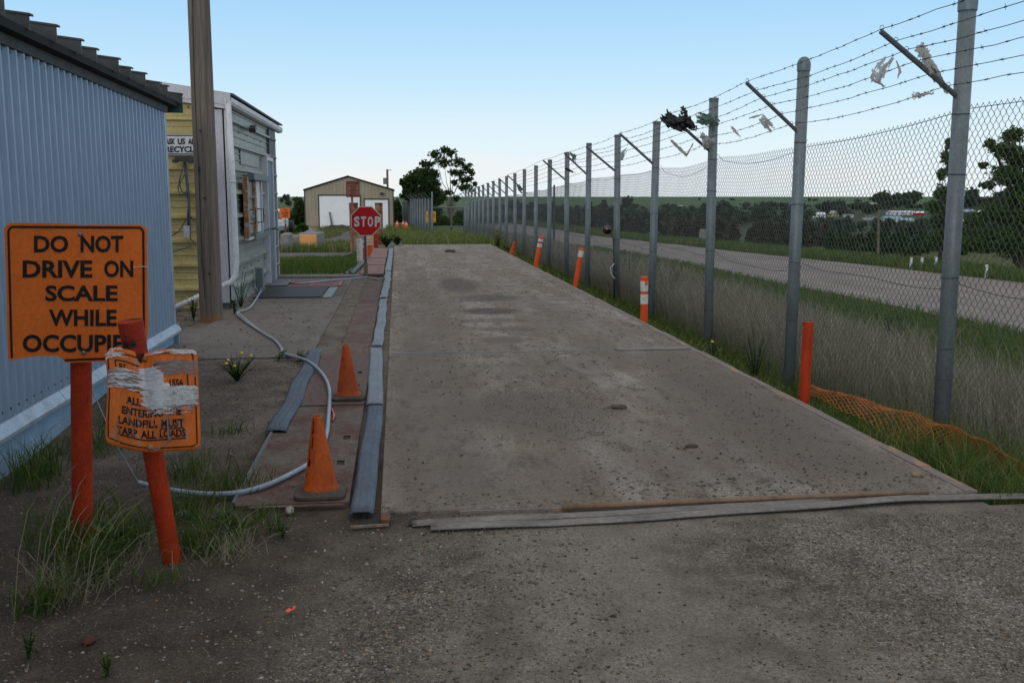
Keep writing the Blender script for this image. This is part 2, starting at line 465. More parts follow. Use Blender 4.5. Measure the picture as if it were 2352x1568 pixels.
# ---- ground material
m, t, b = mat_new('gravelly_dirt')
P = wpos(t)
n_big = noise(t, P, .8, 6, .6); n_mid = noise(t, P, 4, 6, .65); n_fine = noise(t, P, 55, 5, .75)
dirt = mixc(t, ramp(t, n_big, [(.35, 0), (.65, 1)]), (.185, .158, .132), (.118, .098, .080))
dirt = mixc(t, ramp(t, n_mid, [(.40, 0), (.62, 1)]), dirt, (.235, .208, .178))
soil = mixc(t, ramp(t, n_mid, [(.35, 0), (.7, 1)]), (.060, .047, .037), (.125, .102, .083))
vor = nn(t, 'ShaderNodeTexVoronoi'); vor.inputs['Scale'].default_value = 120; t.links.new(P, vor.inputs['Vector'])
vcol = ramp(t, vor.outputs['Color'], [(.0, .4), (.55, .9), (.8, 1.2), (.93, 2.4)])
vs = nn(t, 'ShaderNodeSeparateColor'); t.links.new(vor.outputs['Color'], vs.inputs[0])
vrand = ramp(t, vs.outputs[0], [(0, .45), (.6, .85), (.88, 1.25), (1, 2.1)])
gm = ramp(t, n_mid, [(.40, 0), (.60, 1)])
dirt = mixc(t, math_(t, 'MULTIPLY', attr(t, 'dust'), ramp(t, n_mid, [(.3, .3), (.6, 1)])), dirt, (.27, .245, .215))
base = mixc(t, attr(t, 'soil'), dirt, soil)
grav = mixc(t, 1.0, base, vrand, 'MULTIPLY')
gfac = math_(t, 'MAXIMUM', attr(t, 'gravel'), math_(t, 'MULTIPLY', gm, .30))
base = mixc(t, gfac, base, grav)
base = mixc(t, .55, base, mixc(t, 1.0, base, ramp(t, n_fine, [(.32, .30), (.5, .95), (.72, 1.6)]), 'MULTIPLY'))
grs = mixc(t, ramp(t, n_mid, [(.35, 0), (.7, 1)]), (.060, .090, .022), (.12, .12, .045))
base = mixc(t, attr(t, 'grass'), base, grs)
# far fields
FP = wpos(t, (.0022, .0075, .01))
fv = nn(t, 'ShaderNodeTexVoronoi'); fv.inputs['Scale'].default_value = 1.0; t.links.new(FP, fv.inputs['Vector'])
fs = nn(t, 'ShaderNodeSeparateColor'); t.links.new(fv.outputs['Color'], fs.inputs[0])
fcol = ramp(t, fs.outputs[0], [(0, (.035, .065, .028)), (.3, (.050, .080, .036)), (.5, (.11, .095, .06)), (.62, (.045, .075, .03)), (.8, (.085, .078, .050)), (1, (.038, .06, .03))], 'CONSTANT')
nf = noise(t, wpos(t), .05, 6, .7)
fcol = mixc(t, ramp(t, nf, [(.42, 0), (.60, .75)]), fcol, (.030, .045, .026))
base = mixc(t, attr(t, 'far'), base, fcol)
base = mixc(t, attr(t, 'crop'), base, mixc(t, ramp(t, noise(t, wpos(t, (.002, .02, 1)), 1, 3), [(.4, 0), (.6, 1)]), (.055, .115, .060), (.09, .14, .045)))
setc(t, b, base); b.inputs['Roughness'].default_value = .95; b.inputs['Specular IOR Level'].default_value = .2
hh = math_(t, 'ADD', math_(t, 'MULTIPLY', n_fine, .6), math_(t, 'ADD', math_(t, 'MULTIPLY', vor.outputs['Distance'], -.5), n_mid))
bump(t, b, hh, .75, .02)
M['ground'] = m

def axis_pts(lo, hi, step, far):
    a = list(np.arange(lo, hi + 1e-6, step)); s = step; v = hi; up = []
    while v < far: s *= 1.10; v += s; up.append(v)
    s = step; v = lo; dn = []
    while v > -far: s *= 1.10; v -= s; dn.append(v)
    return np.array(dn[::-1] + a + up)
xs = axis_pts(-5, 13.2, .11, 9000); ys = axis_pts(1.5, 38, .15, 9000)
X, Y = np.meshgrid(xs, ys); Z = gz(X, Y)
nx = len(xs); ny = len(ys)
idx = np.arange(nx * ny).reshape(ny, nx)
Fq = np.stack([idx[:-1, :-1], idx[:-1, 1:], idx[1:, 1:], idx[1:, :-1]], -1).reshape(-1, 4)
U = np.hypot(X, Y)
nA = fbm(X * .7, Y * .7)
# dark soil round the sign posts and along the left, gravel on the drive's edges and right half
soil_a = sst(.25, -.9, X - .18 * (Y - 3) + (nA - .5) * 1.2) * sst(9.8, 8.6, Y + (nA - .5)) * sst(7.6, 5.0, Y + (nA - .5) * 2)
soil_a = np.maximum(soil_a, .55 * sst(-.8, -1.5, X) * sst(10.2, 9.4, Y) * sst(5, 6, Y))
soil_a = np.maximum(soil_a, sst(3.2, 3.4, X - 1.6 * sst(4.95, 4.62, Y)) * sst(12, 11, X) * .85)
xt = 1.95 + (4.7 - Y) * .42
dust_a = np.exp(-((X - xt) / .16) ** 2) * sst(4.9, 4.6, Y) * .8 + .75 * np.exp(-((X - .75 - (nA - .5) * .6) / .45) ** 2) * sst(4.9, 4.6, Y) + .35 * np.exp(-((X - 2.1 - (nA - .5)) / .4) ** 2) * sst(4.9, 4.6, Y)
band = np.exp(-((X - (.05 + (Y - 4) * .32)) / .28) ** 2) * sst(4.6, 4.0, Y)
rgt = sst(1.1, 1.9, X + (nA - .5) * 1.1) * sst(4.9, 4.4, Y)
lft = sst(-.8, -1.2, X) * sst(6, 7, Y) * sst(10.4, 10, Y)
gravel_a = np.clip(band + rgt * .9 + lft * .6 + .35 * sst(0, -1, X) * sst(5, 4, Y), 0, 1)
grass_a = sst(3.6, 4.6, X - 1.6 * sst(4.95, 4.62, Y)) * sst(36, 34, Y) * .8
XN, XF = road_x(Y)
grass_a = np.maximum(grass_a, sst(XN + .3, XN - .4, X) * sst(4.5, 8, X))
grass_a = np.maximum(grass_a, sst(XF - .3, XF + .3, X))
grass_a = np.maximum(grass_a, sst(36.6, 38, Y + (nA - .5) * 1.5) * sst(-1.9, -1.0, X + (nA - .5)))
grass_a = np.maximum(grass_a, sst(21.6, 22.4, Y) * sst(31, 29.0, Y + (nA - .5) * 2) * sst(-.9, -1.2, X))
grass_a = np.maximum(grass_a, sst(-7, -9, X) * sst(24, 30, Y)); grass_a = np.maximum(grass_a, sst(95, 100, Y))
grass_a = np.maximum(grass_a, sst(-14, -20, X))
far_a = sst(90, 160, U)
crop_a = sst(820, 900, U) * sst(.75, .60, np.arctan2(X, Y) + (fbm(X * .004, Y * .004) - .5) * .3)
crop_a = np.maximum(crop_a, sst(1300, 1500, U) * .8)
np_mesh('ground', np.stack([X, Y, Z], -1).reshape(-1, 3), Fq, M['ground'],
        attrs={'soil': soil_a.ravel(), 'gravel': gravel_a.ravel(), 'dust': np.clip(dust_a, 0, 1).ravel(), 'grass': grass_a.ravel(), 'far': far_a.ravel(), 'crop': crop_a.ravel()}, smooth=True)['kind'] = 'structure'

def sheet(name, fn_edge, ys_, nxs, dz, mat):
    """sheet laid on the terrain between fn_edge(y) = (x0, x1)"""
    V = []
    for y in ys_:
        x0, x1 = fn_edge(y)
        for k in range(nxs + 1):
            x = x0 + (x1 - x0) * k / nxs; V.append((x, y, G(x, y, dz)))
    n = nxs + 1
    Fc = [(j * n + i, j * n + i + 1, (j + 1) * n + i + 1, (j + 1) * n + i) for j in range(len(ys_) - 1) for i in range(nxs)]
    o = np_mesh(name, V, Fc, mat, smooth=True); o['kind'] = 'structure'; return o
def gravelroad(name, c1, c2):
    m, t, b = mat_new(name); P = wpos(t)
    n1 = noise(t, wpos(t, (1, .22, 1)), 1.3, 6, .6); n2 = noise(t, P, 40, 5, .8); n3 = noise(t, P, 6, 5)
    c = mixc(t, ramp(t, n1, [(.38, 0), (.62, 1)]), c1, c2)
    c = mixc(t, .6, c, mixc(t, 1, c, ramp(t, n2, [(.3, .45), (.7, 1.5)]), 'MULTIPLY'))
    c = mixc(t, .4, c, mixc(t, 1, c, ramp(t, n3, [(.35, .6), (.65, 1.2)]), 'MULTIPLY'))
    setc(t, b, c); b.inputs['Roughness'].default_value = .95; bump(t, b, n2, .5, .01); return m
M['road'] = gravelroad('gravel_road', (.25, .22, .20), (.19, .165, .15))
M['yard'] = gravelroad('dark_gravel_yard', (.125, .115, .105), (.080, .072, .065))
sheet('road', lambda y: (float(road_x(y)[0]) + .2 * math.sin(y * .3), float(road_x(y)[1]) + .2 * math.sin(y * .23 + 1)),
      list(np.arange(-30, 100, .8)), 16, .025, M['road'])
sheet('gravel_yard', lambda y: (-13 + .5 * math.sin(y), -1.35 + .3 * math.sin(y * .7)), list(np.arange(30.4, 88.2, .7)), 24, .02, M['yard'])
sheet('path', lambda y: (-2.35 + .3 * math.sin(y * .9), .75 + .3 * math.sin(y * .5)), list(np.arange(37.5, 89, .7)), 6, .028, M['yard'])

# ---- concrete slab in front of the shed
def concrete(name, c1, c2, stains=(), sc=1.0, grime=1.0):
    m, t, b = mat_new(name); P = wpos(t)
    n1 = noise(t, P, 1.1 * sc, 6, .6); n2 = noise(t, P, 70, 5, .8); n3 = noise(t, wpos(t, (1, .45, 1)), 7, 7, .7)
    n4 = noise(t, P, 24, 7, .8)
    n5 = noise(t, wpos(t, (1, .12, 1)), 2.2, 4, .6)
    c = mixc(t, ramp(t, n1, [(.36, 0), (.64, 1)]), c1, c2)
    c = mixc(t, ramp(t, n3, [(.50, 0), (.66, .7)]), c, tuple(v * .55 for v in c2))
    c = mixc(t, math_(t, 'MULTIPLY', ramp(t, n5, [(.38, 0), (.56, 1)]), .7 * grime), c, (.205, .165, .132))
    thr = math_(t, 'ADD', n4, math_(t, 'MULTIPLY', math_(t, 'SUBTRACT', n3, .5), .55 * grime))
    c = mixc(t, ramp(t, thr, [(.53, 0), (.60, .85)]), c, (.098, .079, .063))
    vo = nn(t, 'ShaderNodeTexVoronoi'); vo.inputs['Scale'].default_value = 95; t.links.new(P, vo.inputs['Vector'])
    vc = nn(t, 'ShaderNodeSeparateColor'); t.links.new(vo.outputs['Color'], vc.inputs[0])
    c = mixc(t, .5 * grime, c, mixc(t, 1, c, ramp(t, vc.outputs[0], [(0, .45), (.5, .95), (.9, 1.15), (1, 1.7)]), 'MULTIPLY'))
    c = mixc(t, .45, c, mixc(t, 1, c, ramp(t, n2, [(.3, .5), (.5, 1), (.72, 1.5)]), 'MULTIPLY'))
    for (cx, cy, rx, ry, col, amt) in stains:
        k = ellipse_mask(t, P, cx, cy, rx, ry, math_(t, 'ADD', math_(t, 'MULTIPLY', n3, .6), math_(t, 'MULTIPLY', n4, .4)), .5, 1.9)
        c = mixc(t, math_(t, 'MULTIPLY', k, amt), c, col)
    setc(t, b, c); b.inputs['Roughness'].default_value = .92
    b.inputs['Specular IOR Level'].default_value = .25
    bump(t, b, math_(t, 'ADD', n2, math_(t, 'MULTIPLY', n4, 1.8)), .7 * (.4 + .6 * grime), .010); return m
M['slab'] = concrete('smooth_concrete', (.215, .20, .188), (.17, .158, .147), [(-1.3, 17.5, .6, 1.5, (.07, .065, .06), .5), (-2.1, 12.2, .8, .8, (.2, .185, .17), .5)], grime=.25)
slabs = [(-2.62, 10.2, 12.55), (-2.42, 12.57, 14.2), (-2.42, 14.22, 17.2), (-2.42, 17.22, 20.2)]
mb = MB()
for (x0, y0, y1) in slabs: mb.bb((x0, y0, -.15), (-.90, y1, .0))
mb.bb((-6.5, 11.4, -.15), (-2.65, 12.55, -.006))
o = mb.build('concrete_pavement', M['slab'], bevel=.006); o['kind'] = 'structure'
o = MB().bb((-2.42, 20.22, -.15), (-.72, 20.75, .035)).build('concrete_kerb', M['slab'], bevel=.01); o['kind'] = 'structure'

# ---- the weighbridge
oil = (.075, .067, .060)
dirtc = (.15, .128, .110)
M['deck'] = concrete('dusty_concrete_deck', (.355, .325, .295), (.255, .225, .195),
    [(1.10, 18.4, .36, 1.5, oil, .62), (1.42, 15.9, .55, .5, oil, .6), (1.30, 14.0, .40, .40, oil, .8), (1.25, 12.9, .45, .25, oil, .4), (1.32, 12.0, .34, .22, oil, .45),
     (1.15, 11.1, .25, .3, dirtc, .8), (1.05, 7.3, .55, .8, dirtc, .75), (2.45, 7.2, .42, 1.5, dirtc, .65), (.25, 7.6, .35, 3.8, dirtc, .55), (2.75, 7.6, .35, 2.8, dirtc, .7), (1.8, 6.3, .8, .5, dirtc, .35), (.75, 5.6, .5, .5, dirtc, .4), (2.2, 12.5, .5, 2.5, dirtc, .35), (.35, 15, .3, 5, dirtc, .4), (1.4, 9.1, .5, .8, dirtc, .5), (2.2, 9.6, .5, .5, dirtc, .45), (2.0, 5.6, .8, .35, dirtc, .45)])
M['deckedge'] = weathered('worn_deck_edge', (.20, .165, .150), (.42, .22, .12), .7, .1, 4, .55, .66, .15, .4, (2, .6, 1))
ws = thing('weighbridge', (1.5, 5, 0), 'long dusty concrete vehicle scale deck between rubber strip and wire fence', 'truck scale')
seams = [4.985, 10.25, 15.4, 20.5, 25.6, 30.8, 34.2]
for a, c in zip(seams[:-1], seams[1:]):
    MB().bb((-.11, a + .006, -.25), (3.11, c - .006, .003)).build('deck_panel', M['deck'], ws, bevel=.006)
mb = MB()
for k in range(58):
    y0 = 4.985 + k * .5035
    mb.bb((3.112, y0, -.30), (3.185 + .006 * math.sin(k * 1.7), y0 + .5, .006 + .003 * math.sin(k * 2.3)))
mb.build('edge_rail', M['deckedge'], ws, bevel=.004)
MB().bb((2.30, 10.16, .004), (3.10, 10.34, .016)).build('cover_plate', M['belt_grey'], ws, bevel=.003)
mb = MB()
mb.bb((-.05, 10.225, .004), (2.29, 10.262, .008)); mb.build('seam_strip', M['belt_light'], ws)
mb = MB(); mb.bb((-.05, 15.385, .004), (3.05, 15.415, .007)); mb.build('seam_strip', M['belt_light'], ws)

def strip_mesh(pts, width, thick, name, mat, label, cat, group=None, ribs=3, wob=.003, ends=True, z=.01, sag=.004):
    """a long rubber strip following pts (x, y, z), crowned, ribbed lengthwise"""
    P_ = [Vector(p) for p in pts]; Q = []
    for a, c in zip(P_[:-1], P_[1:]):
        n = max(2, int((c - a).length / .09))
        for k in range(n): Q.append(a.lerp(c, k / n))
    Q.append(P_[-1])
    prof = []
    nw = 14
    for k in range(nw + 1):
        u = k / nw * 2 - 1
        h = thick * .62 * (1 - abs(u) ** 5) + (.0022 if k % 4 == 2 else 0)
        prof.append((u * width / 2, h))
    mb = MB(); vs = []; n = len(prof) * 2
    for i, q in enumerate(Q):
        a = Q[max(i - 1, 0)]; c = Q[min(i + 1, len(Q) - 1)]
        d = (c - a); d.z = 0; d.normalize(); sd_ = Vector((d.y, -d.x, 0))
        ww = 1 + .02 * math.sin(i * .9) * math.sin(i * .23 + 2)
        lift = sag * (math.sin(i * .55) + math.sin(i * .21 + 1))
        off = wob * math.sin(i * .37 + q.x * 3)
        for (px, pz) in prof: vs.append(q + sd_ * (px * ww + off) + Vector((0, 0, pz + max(0, lift))))
        for (px, pz) in reversed(prof): vs.append(q + sd_ * (px * ww + off) + Vector((0, 0, pz - .007 + max(0, lift))))
    fs = []
    for i in range(len(Q) - 1):
        for k in range(n): fs.append((i * n + k, i * n + (k + 1) % n, (i + 1) * n + (k + 1) % n, (i + 1) * n + k))
    fs.append(tuple(range(n))[::-1]); fs.append(tuple((len(Q) - 1) * n + k for k in range(n)))
    mb.add(vs, fs)
    o = mb.build(name, mat, smooth=True); tag(o, label, cat, group); return o
SG = 'rubber seal strips along the left edge of the scale'
strip_mesh([(-.205, 4.93, .012), (-.19, 7.64, .014)], .124, .024, 'rubber_strip', M['belt'], 'dark blue rubber strip along the scale edge, nearest piece beside the split cone', 'rubber strip', SG)
strip_mesh([(-.195, 7.56, .026), (-.235, 10.1, .02), (-.245, 10.6, .02)], .128, .020, 'rubber_strip', M['belt_light'], 'pale torn rubber strip beside the undamaged cone on the scale edge', 'rubber strip', SG)
strip_mesh([(-.235, 10.55, .034), (-.225, 13, .03), (-.235, 15.7, .03)], .118, .018, 'rubber_strip', M['belt_light'], 'pale rubber strip on scale edge beside the smooth concrete pavement', 'rubber strip', SG, wob=.006)
strip_mesh([(-.235, 15.6, .044), (-.20, 19, .035), (-.215, 21.5, .03)], .12, .018, 'rubber_strip', M['belt_light'], 'crinkled silver-grey strip on scale edge beside the stop sign', 'rubber strip', SG, wob=.006)
strip_mesh([(-.215, 21.4, .04), (-.20, 26, .03), (-.20, 31.2, .03)], .13, .018, 'rubber_strip', M['belt_light'], 'farthest pale strip on the scale edge beyond the stop sign', 'rubber strip', SG, wob=.006)
strip_mesh([(-.85, 6.80, .012), (-.86, 9.2, .016), (-.86, 10.36, .03)], .145, .026, 'rubber_strip', M['belt'], 'loose blue-grey rubber strip lying left of both orange cones, crossed by conduit', 'rubber strip', 'loose rubber strips', wob=.01)
# strip and steel across the near end of the scale
strip_mesh([(.14, 4.745, -.008), (.7, 4.735, -.008), (1.28, 4.775, -.006), (2.1, 4.85, -.004), (2.74, 4.90, .0), (3.1, 4.895, .0), (3.5, 4.85, -.004), (4.2, 4.78, -.006)], .072, .016, 'rubber_strip', M['belt_grey'], 'dusty grey rubber strip bowed across the near end of the scale', 'rubber strip', wob=.004)
strip_mesh([(.05, 4.82, -.010), (.8, 4.85, -.009), (1.6, 4.895, -.006), (2.3, 4.94, -.004)], .075, .010, 'rubber_strip', M['belt_grey'], 'lower flat grey strip behind the bowed strip at the near end of the scale', 'rubber strip', wob=.003)
et = thing('steel_edge_bar', (1.8, 4.96, 0), 'brown rusty steel bar along the front edge of the scale', 'steel bar')
mb = MB()
mb.tube([(.84, 4.955, .004), (1.6, 4.965, .008), (2.4, 4.972, .010), (2.88, 4.972, .008)], .014, 8)
mb.build('bar', weathered('brown_rusty_steel', (.24, .155, .095), (.13, .09, .065), .7, .2, 9), et, smooth=True)
MB().bb((.30, 4.965, -.06), (3.16, 4.982, .0)).build('angle_iron', M['deckedge'], et)
# flat dark sheets painted as pit shade where covers have gone
pit = thing('drain_pit', (-.15, 4.85, -.02), 'open rusty pit at the end of the scale edge strip', 'pit')
MB().bb((-.21, 4.83, -.012), (-.11, 4.925, -.008)).build('opening_shade', M['shadow_void'], pit)
MB().bb((-.105, 4.835, -.01), (-.06, 4.925, .012)).build('rusty_flange', M['rust'], pit)
MB().box((-.16, 4.80, -.004), (.19, .016, .010), Matrix.Rotation(R(4), 3, 'Z')).build('edge_board', M['wood_old'], pit)
MB().bb((.035, 4.79, -.01), (.075, 4.88, .0)).build('opening_shade', M['shadow_void'], pit)

# ---- steel cover plates left of the scale
M['plate_edge'] = weathered('flaking_red_border', (.13, .075, .065), (.14, .12, .105), .8, 0, 3, .45, .6, .15, .5, rust=(.45, .30, .20), rustlo=.60, rusthi=.66, rscale=8)
M['plate'] = weathered('red_brown_worn_plate', (.125, .062, .055), (.095, .072, .060), .75, .1, 3.2, .42, .62, .15, .5, (1, 1, 1), rust=(.34, .17, .06), rustlo=.655, rusthi=.69, rscale=9)
M['plate_far'] = weathered('pinkish_red_plate', (.22, .11, .10), (.16, .09, .08), .75, .1, 3, rust=(.45, .30, .22), rustlo=.64, rusthi=.70, rscale=6)
M['dust_plate'] = weathered('dusty_plate', (.135, .115, .10), (.105, .060, .052), .85, .0, 2.4, .42, .60, .2, .5, rust=(.42, .21, .08), rustlo=.63, rusthi=.655, rscale=11)
PG = 'steel cover plates along the left of the scale'
def plate(x0, x1, y0, y1, holes, mat, label, z=.008):
    e = thing('cover_plate', ((x0 + x1) / 2, y0, z), label, 'steel plate', PG)
    xsx = sorted({x0, x1} | {h[0] for h in holes} | {h[1] for h in holes}); ysy = sorted({y0, y1} | {h[2] for h in holes} | {h[3] for h in holes})
    mb = MB()
    for a, c in zip(xsx[:-1], xsx[1:]):
        for d, f in zip(ysy[:-1], ysy[1:]):
            if any(abs((a + c) / 2 - (h[0] + h[1]) / 2) < (h[1] - h[0]) / 2 and abs((d + f) / 2 - (h[2] + h[3]) / 2) < (h[3] - h[2]) / 2 for h in holes): continue
            mb.add([(a, d, z), (c, d, z), (c, f, z), (a, f, z)], [(0, 1, 2, 3)])
    loop = [(x0, y0), (x1, y0), (x1, y1), (x0, y1)]
    for (p, q) in zip(loop, loop[1:] + loop[:1]):
        mb.add([(p[0], p[1], z), (q[0], q[1], z), (q[0], q[1], z - .045), (p[0], p[1], z - .045)], [(0, 1, 2, 3)])
    mb.build('plate_sheet', mat, e)
    for h in holes:
        MB().bb((h[0], h[2], z - .008), (h[1], h[3], z - .006)).build('handhole_shade', M['shadow_void'], e)  # dark inset paints the shade of depth below the cut hole
    return e
plate(-.875, -.28, 5.17, 7.66, [(-.39, -.345, 5.93, 6.02), (-.385, -.34, 6.57, 6.67)], M['dust_plate'], 'worn red-brown steel plate under the split orange cone')
plate(-.79, -.28, 7.69, 10.25, [(-.385, -.345, 8.42, 8.53), (-.385, -.345, 9.05, 9.16)], M['plate'], 'red-brown steel plate under the undamaged orange cone', .012)
plate(-.895, -.68, 7.69, 9.6, [], M['plate'], 'narrow red-brown plate under the loose rubber strip', .002)
M['plate_edge'] = M.get('plate_edge') or weathered('flaking_red_border', (.13, .075, .065), (.14, .12, .105), .8, 0, 3, .45, .6, .15, .5, rust=(.45, .30, .20), rustlo=.60, rusthi=.66, rscale=8)
plate(-.62, -.305, 10.28, 15.3, [], M['plate_edge'], 'long flaking red painted plate beside the concrete pavement', .006)
plate(-.60, -.305, 15.33, 20.1, [], M['dust_plate'], 'long dust-covered plate beside the pavement, short of the stop sign', .006)
plate(-.78, -.30, 20.62, 23.2, [(-.42, -.38, 21.4, 21.55), (-.42, -.38, 22.1, 22.25)], M['plate_far'], 'dull red steel plate right behind the stop sign post', .05)
plate(-.76, -.30, 23.3, 25.7, [], M['plate_far'], 'pale scuffed red plate, middle of the three beyond the stop sign', .055)
plate(-.74, -.29, 25.8, 30.8, [(-.40, -.37, 28.4, 28.6)], M['plate_far'], 'farthest red steel plate beside the rusty red bollard', .06)
for (x0, y0, x1, y1) in []: pass
# long steel edge left of the near plate
o = MB().tube([(-.89, 5.2, .006), (-.885, 6.8, .01)], .014, 6).build('edge_angle', M['galv_dark']); tag(o, 'thin grey steel edge along the near red-brown plate', 'steel edge')
o = MB().bb((-.80, 5.125, .0), (-.30, 5.15, .010)).build('timber_edge', M['plate_edge'], bevel=.004); tag(o, 'flaking red-brown timber edge in front of the split cone', 'timber')
o = MB()
for (a, c) in (((-1.10, 21.0, .01), (-.86, 25.0, .02)), ((-.98, 21.0, .03), (-.80, 26.0, .03))):
    o.tube([a, c], .05, 4)
o = o.build('timber_kerb', M['galv_dark']); tag(o, 'broken grey timber kerb beside the plates behind the stop sign', 'kerb')

# ---- drain grates on the slab
gr = thing('drain_grate', (-1.75, 16.2, .01), 'dark ribbed floor grate on the pavement beside the grey-green wall', 'floor grate')
mb = MB()
for k in range(34):
    x = -2.30 + k * .031; mb.bb((x, 16.25, .004), (x + .015, 18.0, .022))
mb.bb((-2.33, 16.22, .003), (-1.22, 16.27, .02)); mb.bb((-2.33, 17.98, .003), (-1.22, 18.03, .02))
mb.build('bars', M['tin'], gr)
MB().bb((-2.33, 16.2, .002), (-1.26, 18.05, .0055)).build('grate_gap_shade', M['shadow_void'], gr)  # dark sheet painted as the shade between the grate bars
MB().bb((-1.22, 16.2, .002), (-1.08, 18.05, .012)).build('side_flange', M['galv'], gr)
gr = thing('floor_plate', (-1.5, 18.2, .01), 'ribbed dark red plate on the pavement behind the floor grate', 'floor plate')
mb = MB(); mb.bb((-2.0, 18.2, .002), (-1.05, 19.35, .012))
for k in range(30): mb.bb((-1.98 + k * .031, 18.24, .012), (-1.968 + k * .031, 19.3, .018))
mb.build('ribbed_sheet', weathered('dark_red_ribbed_plate', (.20, .055, .055), (.13, .05, .045), .6, .1, 5), gr)
for x in (-1.60, -1.09): MB().bb((x, 18.2, .013), (x + .04, 19.35, .022)).build('rail', M['pinksign'], gr)
o = MB().bb((-2.4, 18.3, .002), (-2.02, 19.3, .03)).build('floor_plate', M['galv_dark'], bevel=.004); tag(o, 'small grey metal plate on the pavement by the wall end', 'floor plate')
# ============================================================= BUILDINGS
WX = -2.5
# ---- blue-grey corrugated shed
sh = thing('metal_shed', (-4.4, 6.0, 0), 'blue-grey corrugated metal shed with dark ribbed roof at the left edge', 'shed')
Y0, Y1 = .6, 11.32
ZT = 2.60; ZF = .17
def zt(y): return ZT + (11.32 - y) * .012
mb = MB()
per = .138; pr_ = [(0, 0), (.080, 0), (.096, .024), (.120, .024)]
ysl = []; k = 0
while Y0 + k * per < Y1 - .03:
    for (a, d) in pr_: ysl.append((Y0 + k * per + a, d))
    k += 1
ysl.append((Y1, 0))
vs = []; fs = []
for (y, d) in ysl:
    vs += [(WX + d, y, ZF + .02), (WX + d, y, zt(y))]
for i in range(len(ysl) - 1): fs.append((2 * i, 2 * i + 2, 2 * i + 3, 2 * i + 1))
mb.add(vs, fs)
mb.build('corrugated_wall', M['bluewall'], sh)
MB().bb((WX - 3.9, Y0, -.05), (WX - .012, Y1 - .01, ZT + .0)).build('wall', M['bluewall'], sh)
MB().bb((WX - .02, Y1 - .055, ZF), (WX + .022, Y1 + .004, ZT - .01)).build('corner_trim', M['blueflash'], sh, bevel=.004)
mb = MB()
for i, (y, d) in enumerate(ysl):
    if i % 4 == 0:
        for zz in (zt(y) - .10, ZF + .10, 1.35 if i % 8 == 0 else ZF + .10): mb.lathe((0, 0, 0), [(.0, .0), (.006, 0)], 4) if False else mb.box((WX + .004, y + .04, zz), (.010, .014, .014))
mb.build('screws', M['tin'], sh)['kind'] = 'stuff'
# base flashing and skirt
mb = MB()
for (a, c) in ((Y0, 7.43), (7.42, Y1 + .03)):
    o_ = .003 if a > 1 else 0
    mb.prism([(WX + .03 + o_, a, ZF + .05), (WX + .075 + o_, a, ZF - .02), (WX + .075 + o_, a, ZF - .045), (WX + .012 + o_, a, ZF - .045), (WX + .012, a, ZF + .05)], (0, 0, 0), (0, c - a, 0))
mb.build('base_flashing', M['blueflash'], sh)
mb = MB(); mb.bb((WX - .03, Y0, -.35), (WX + .0, Y1, ZF - .04)); mb.bb((WX - .02, Y1 + .0, -.3), (WX + .05, Y1 + .022, ZF + .06)); mb.build('skirt_board', M['bluepaint'], sh)
mb = MB(); mb.bb((WX + .0, Y0, -.12), (WX + .024, Y1 - .1, -.02)); mb.build('skirt_rail', M['bluepaint'], sh)
# roof falls towards the wall we see
sl = math.tan(R(7.0))
def rz(x): return ZT + .045 + (WX + .10 - x) * sl
mb = MB()
xa, xb = WX + .10, WX - 3.9
mb.add([(xa, Y0, zt(Y0) + .05), (xa, Y1 + .24, rz(xa) + .005), (xb, Y1 + .24, rz(xb)), (xb, Y0, rz(xb) + .12),
        (xa, Y0, zt(Y0) + .02), (xa, Y1 + .24, rz(xa) - .03), (xb, Y1 + .24, rz(xb) - .03), (xb, Y0, rz(xb) + .08)],
       [(0, 1, 2, 3), (7, 6, 5, 4), (0, 4, 5, 1), (1, 5, 6, 2), (2, 6, 7, 3), (3, 7, 4, 0)])
rf = mb.build('roof', M['roofdark'], sh)
mb = MB()
ribY = [Y1 + .20 - .50 * k for k in range(22)]
for y in ribY:
    dz = (Y1 + .24 - y) * .012
    h = .105 + .012 * math.sin(y * 7); x1 = xa + .045 + .02 * math.sin(y * 5)
    A = [(x1, y - .02, rz(x1) + dz), (x1, y - .02, rz(x1) + dz + h), (xb, y - .02, rz(xb) + dz + h), (xb, y - .02, rz(xb) + dz)]
    mb.prism(A, (0, 0, 0), (0, .02, 0))
    A = [(x1 + .012, y - .03, rz(x1) + dz + h), (x1 + .012, y - .03, rz(x1) + dz + h + .014), (xb, y - .03, rz(xb) + dz + h + .014), (xb, y - .03, rz(xb) + dz + h)]
    mb.prism(A, (0, 0, 0), (0, .07, 0)); mb.build('roof_rib', M['roofrib'], rf); mb = MB()

mb = MB()
mb.prism([(WX + .005, Y0, zt(Y0) - .075), (WX + .035, Y0, zt(Y0) - .075), (WX + .045, Y0, zt(Y0) - .0), (WX + .005, Y0, zt(Y0) - .0)], (0, 0, 0), (0, Y1 - Y0 + .05, -(Y1 - Y0) * .012))
mb.build('eave_flashing', M['roofrib'], rf)
mb = MB()
mb.prism([(WX + .04, Y0, zt(Y0) - .01), (WX + .115, Y0, zt(Y0) - .0), (WX + .12, Y0, zt(Y0) + .055), (WX + .04, Y0, zt(Y0) + .055)], (0, 0, 0), (0, Y1 - Y0 + .22, -(Y1 - Y0) * .012))
mb.build('gutter', M['roofdark'], rf)
MB().bb((WX - .30, Y1 + .24, ZT - .06), (WX + .16, Y1 + .262, ZT + .14)).build('green_end_trim', M['roofedge'], rf)

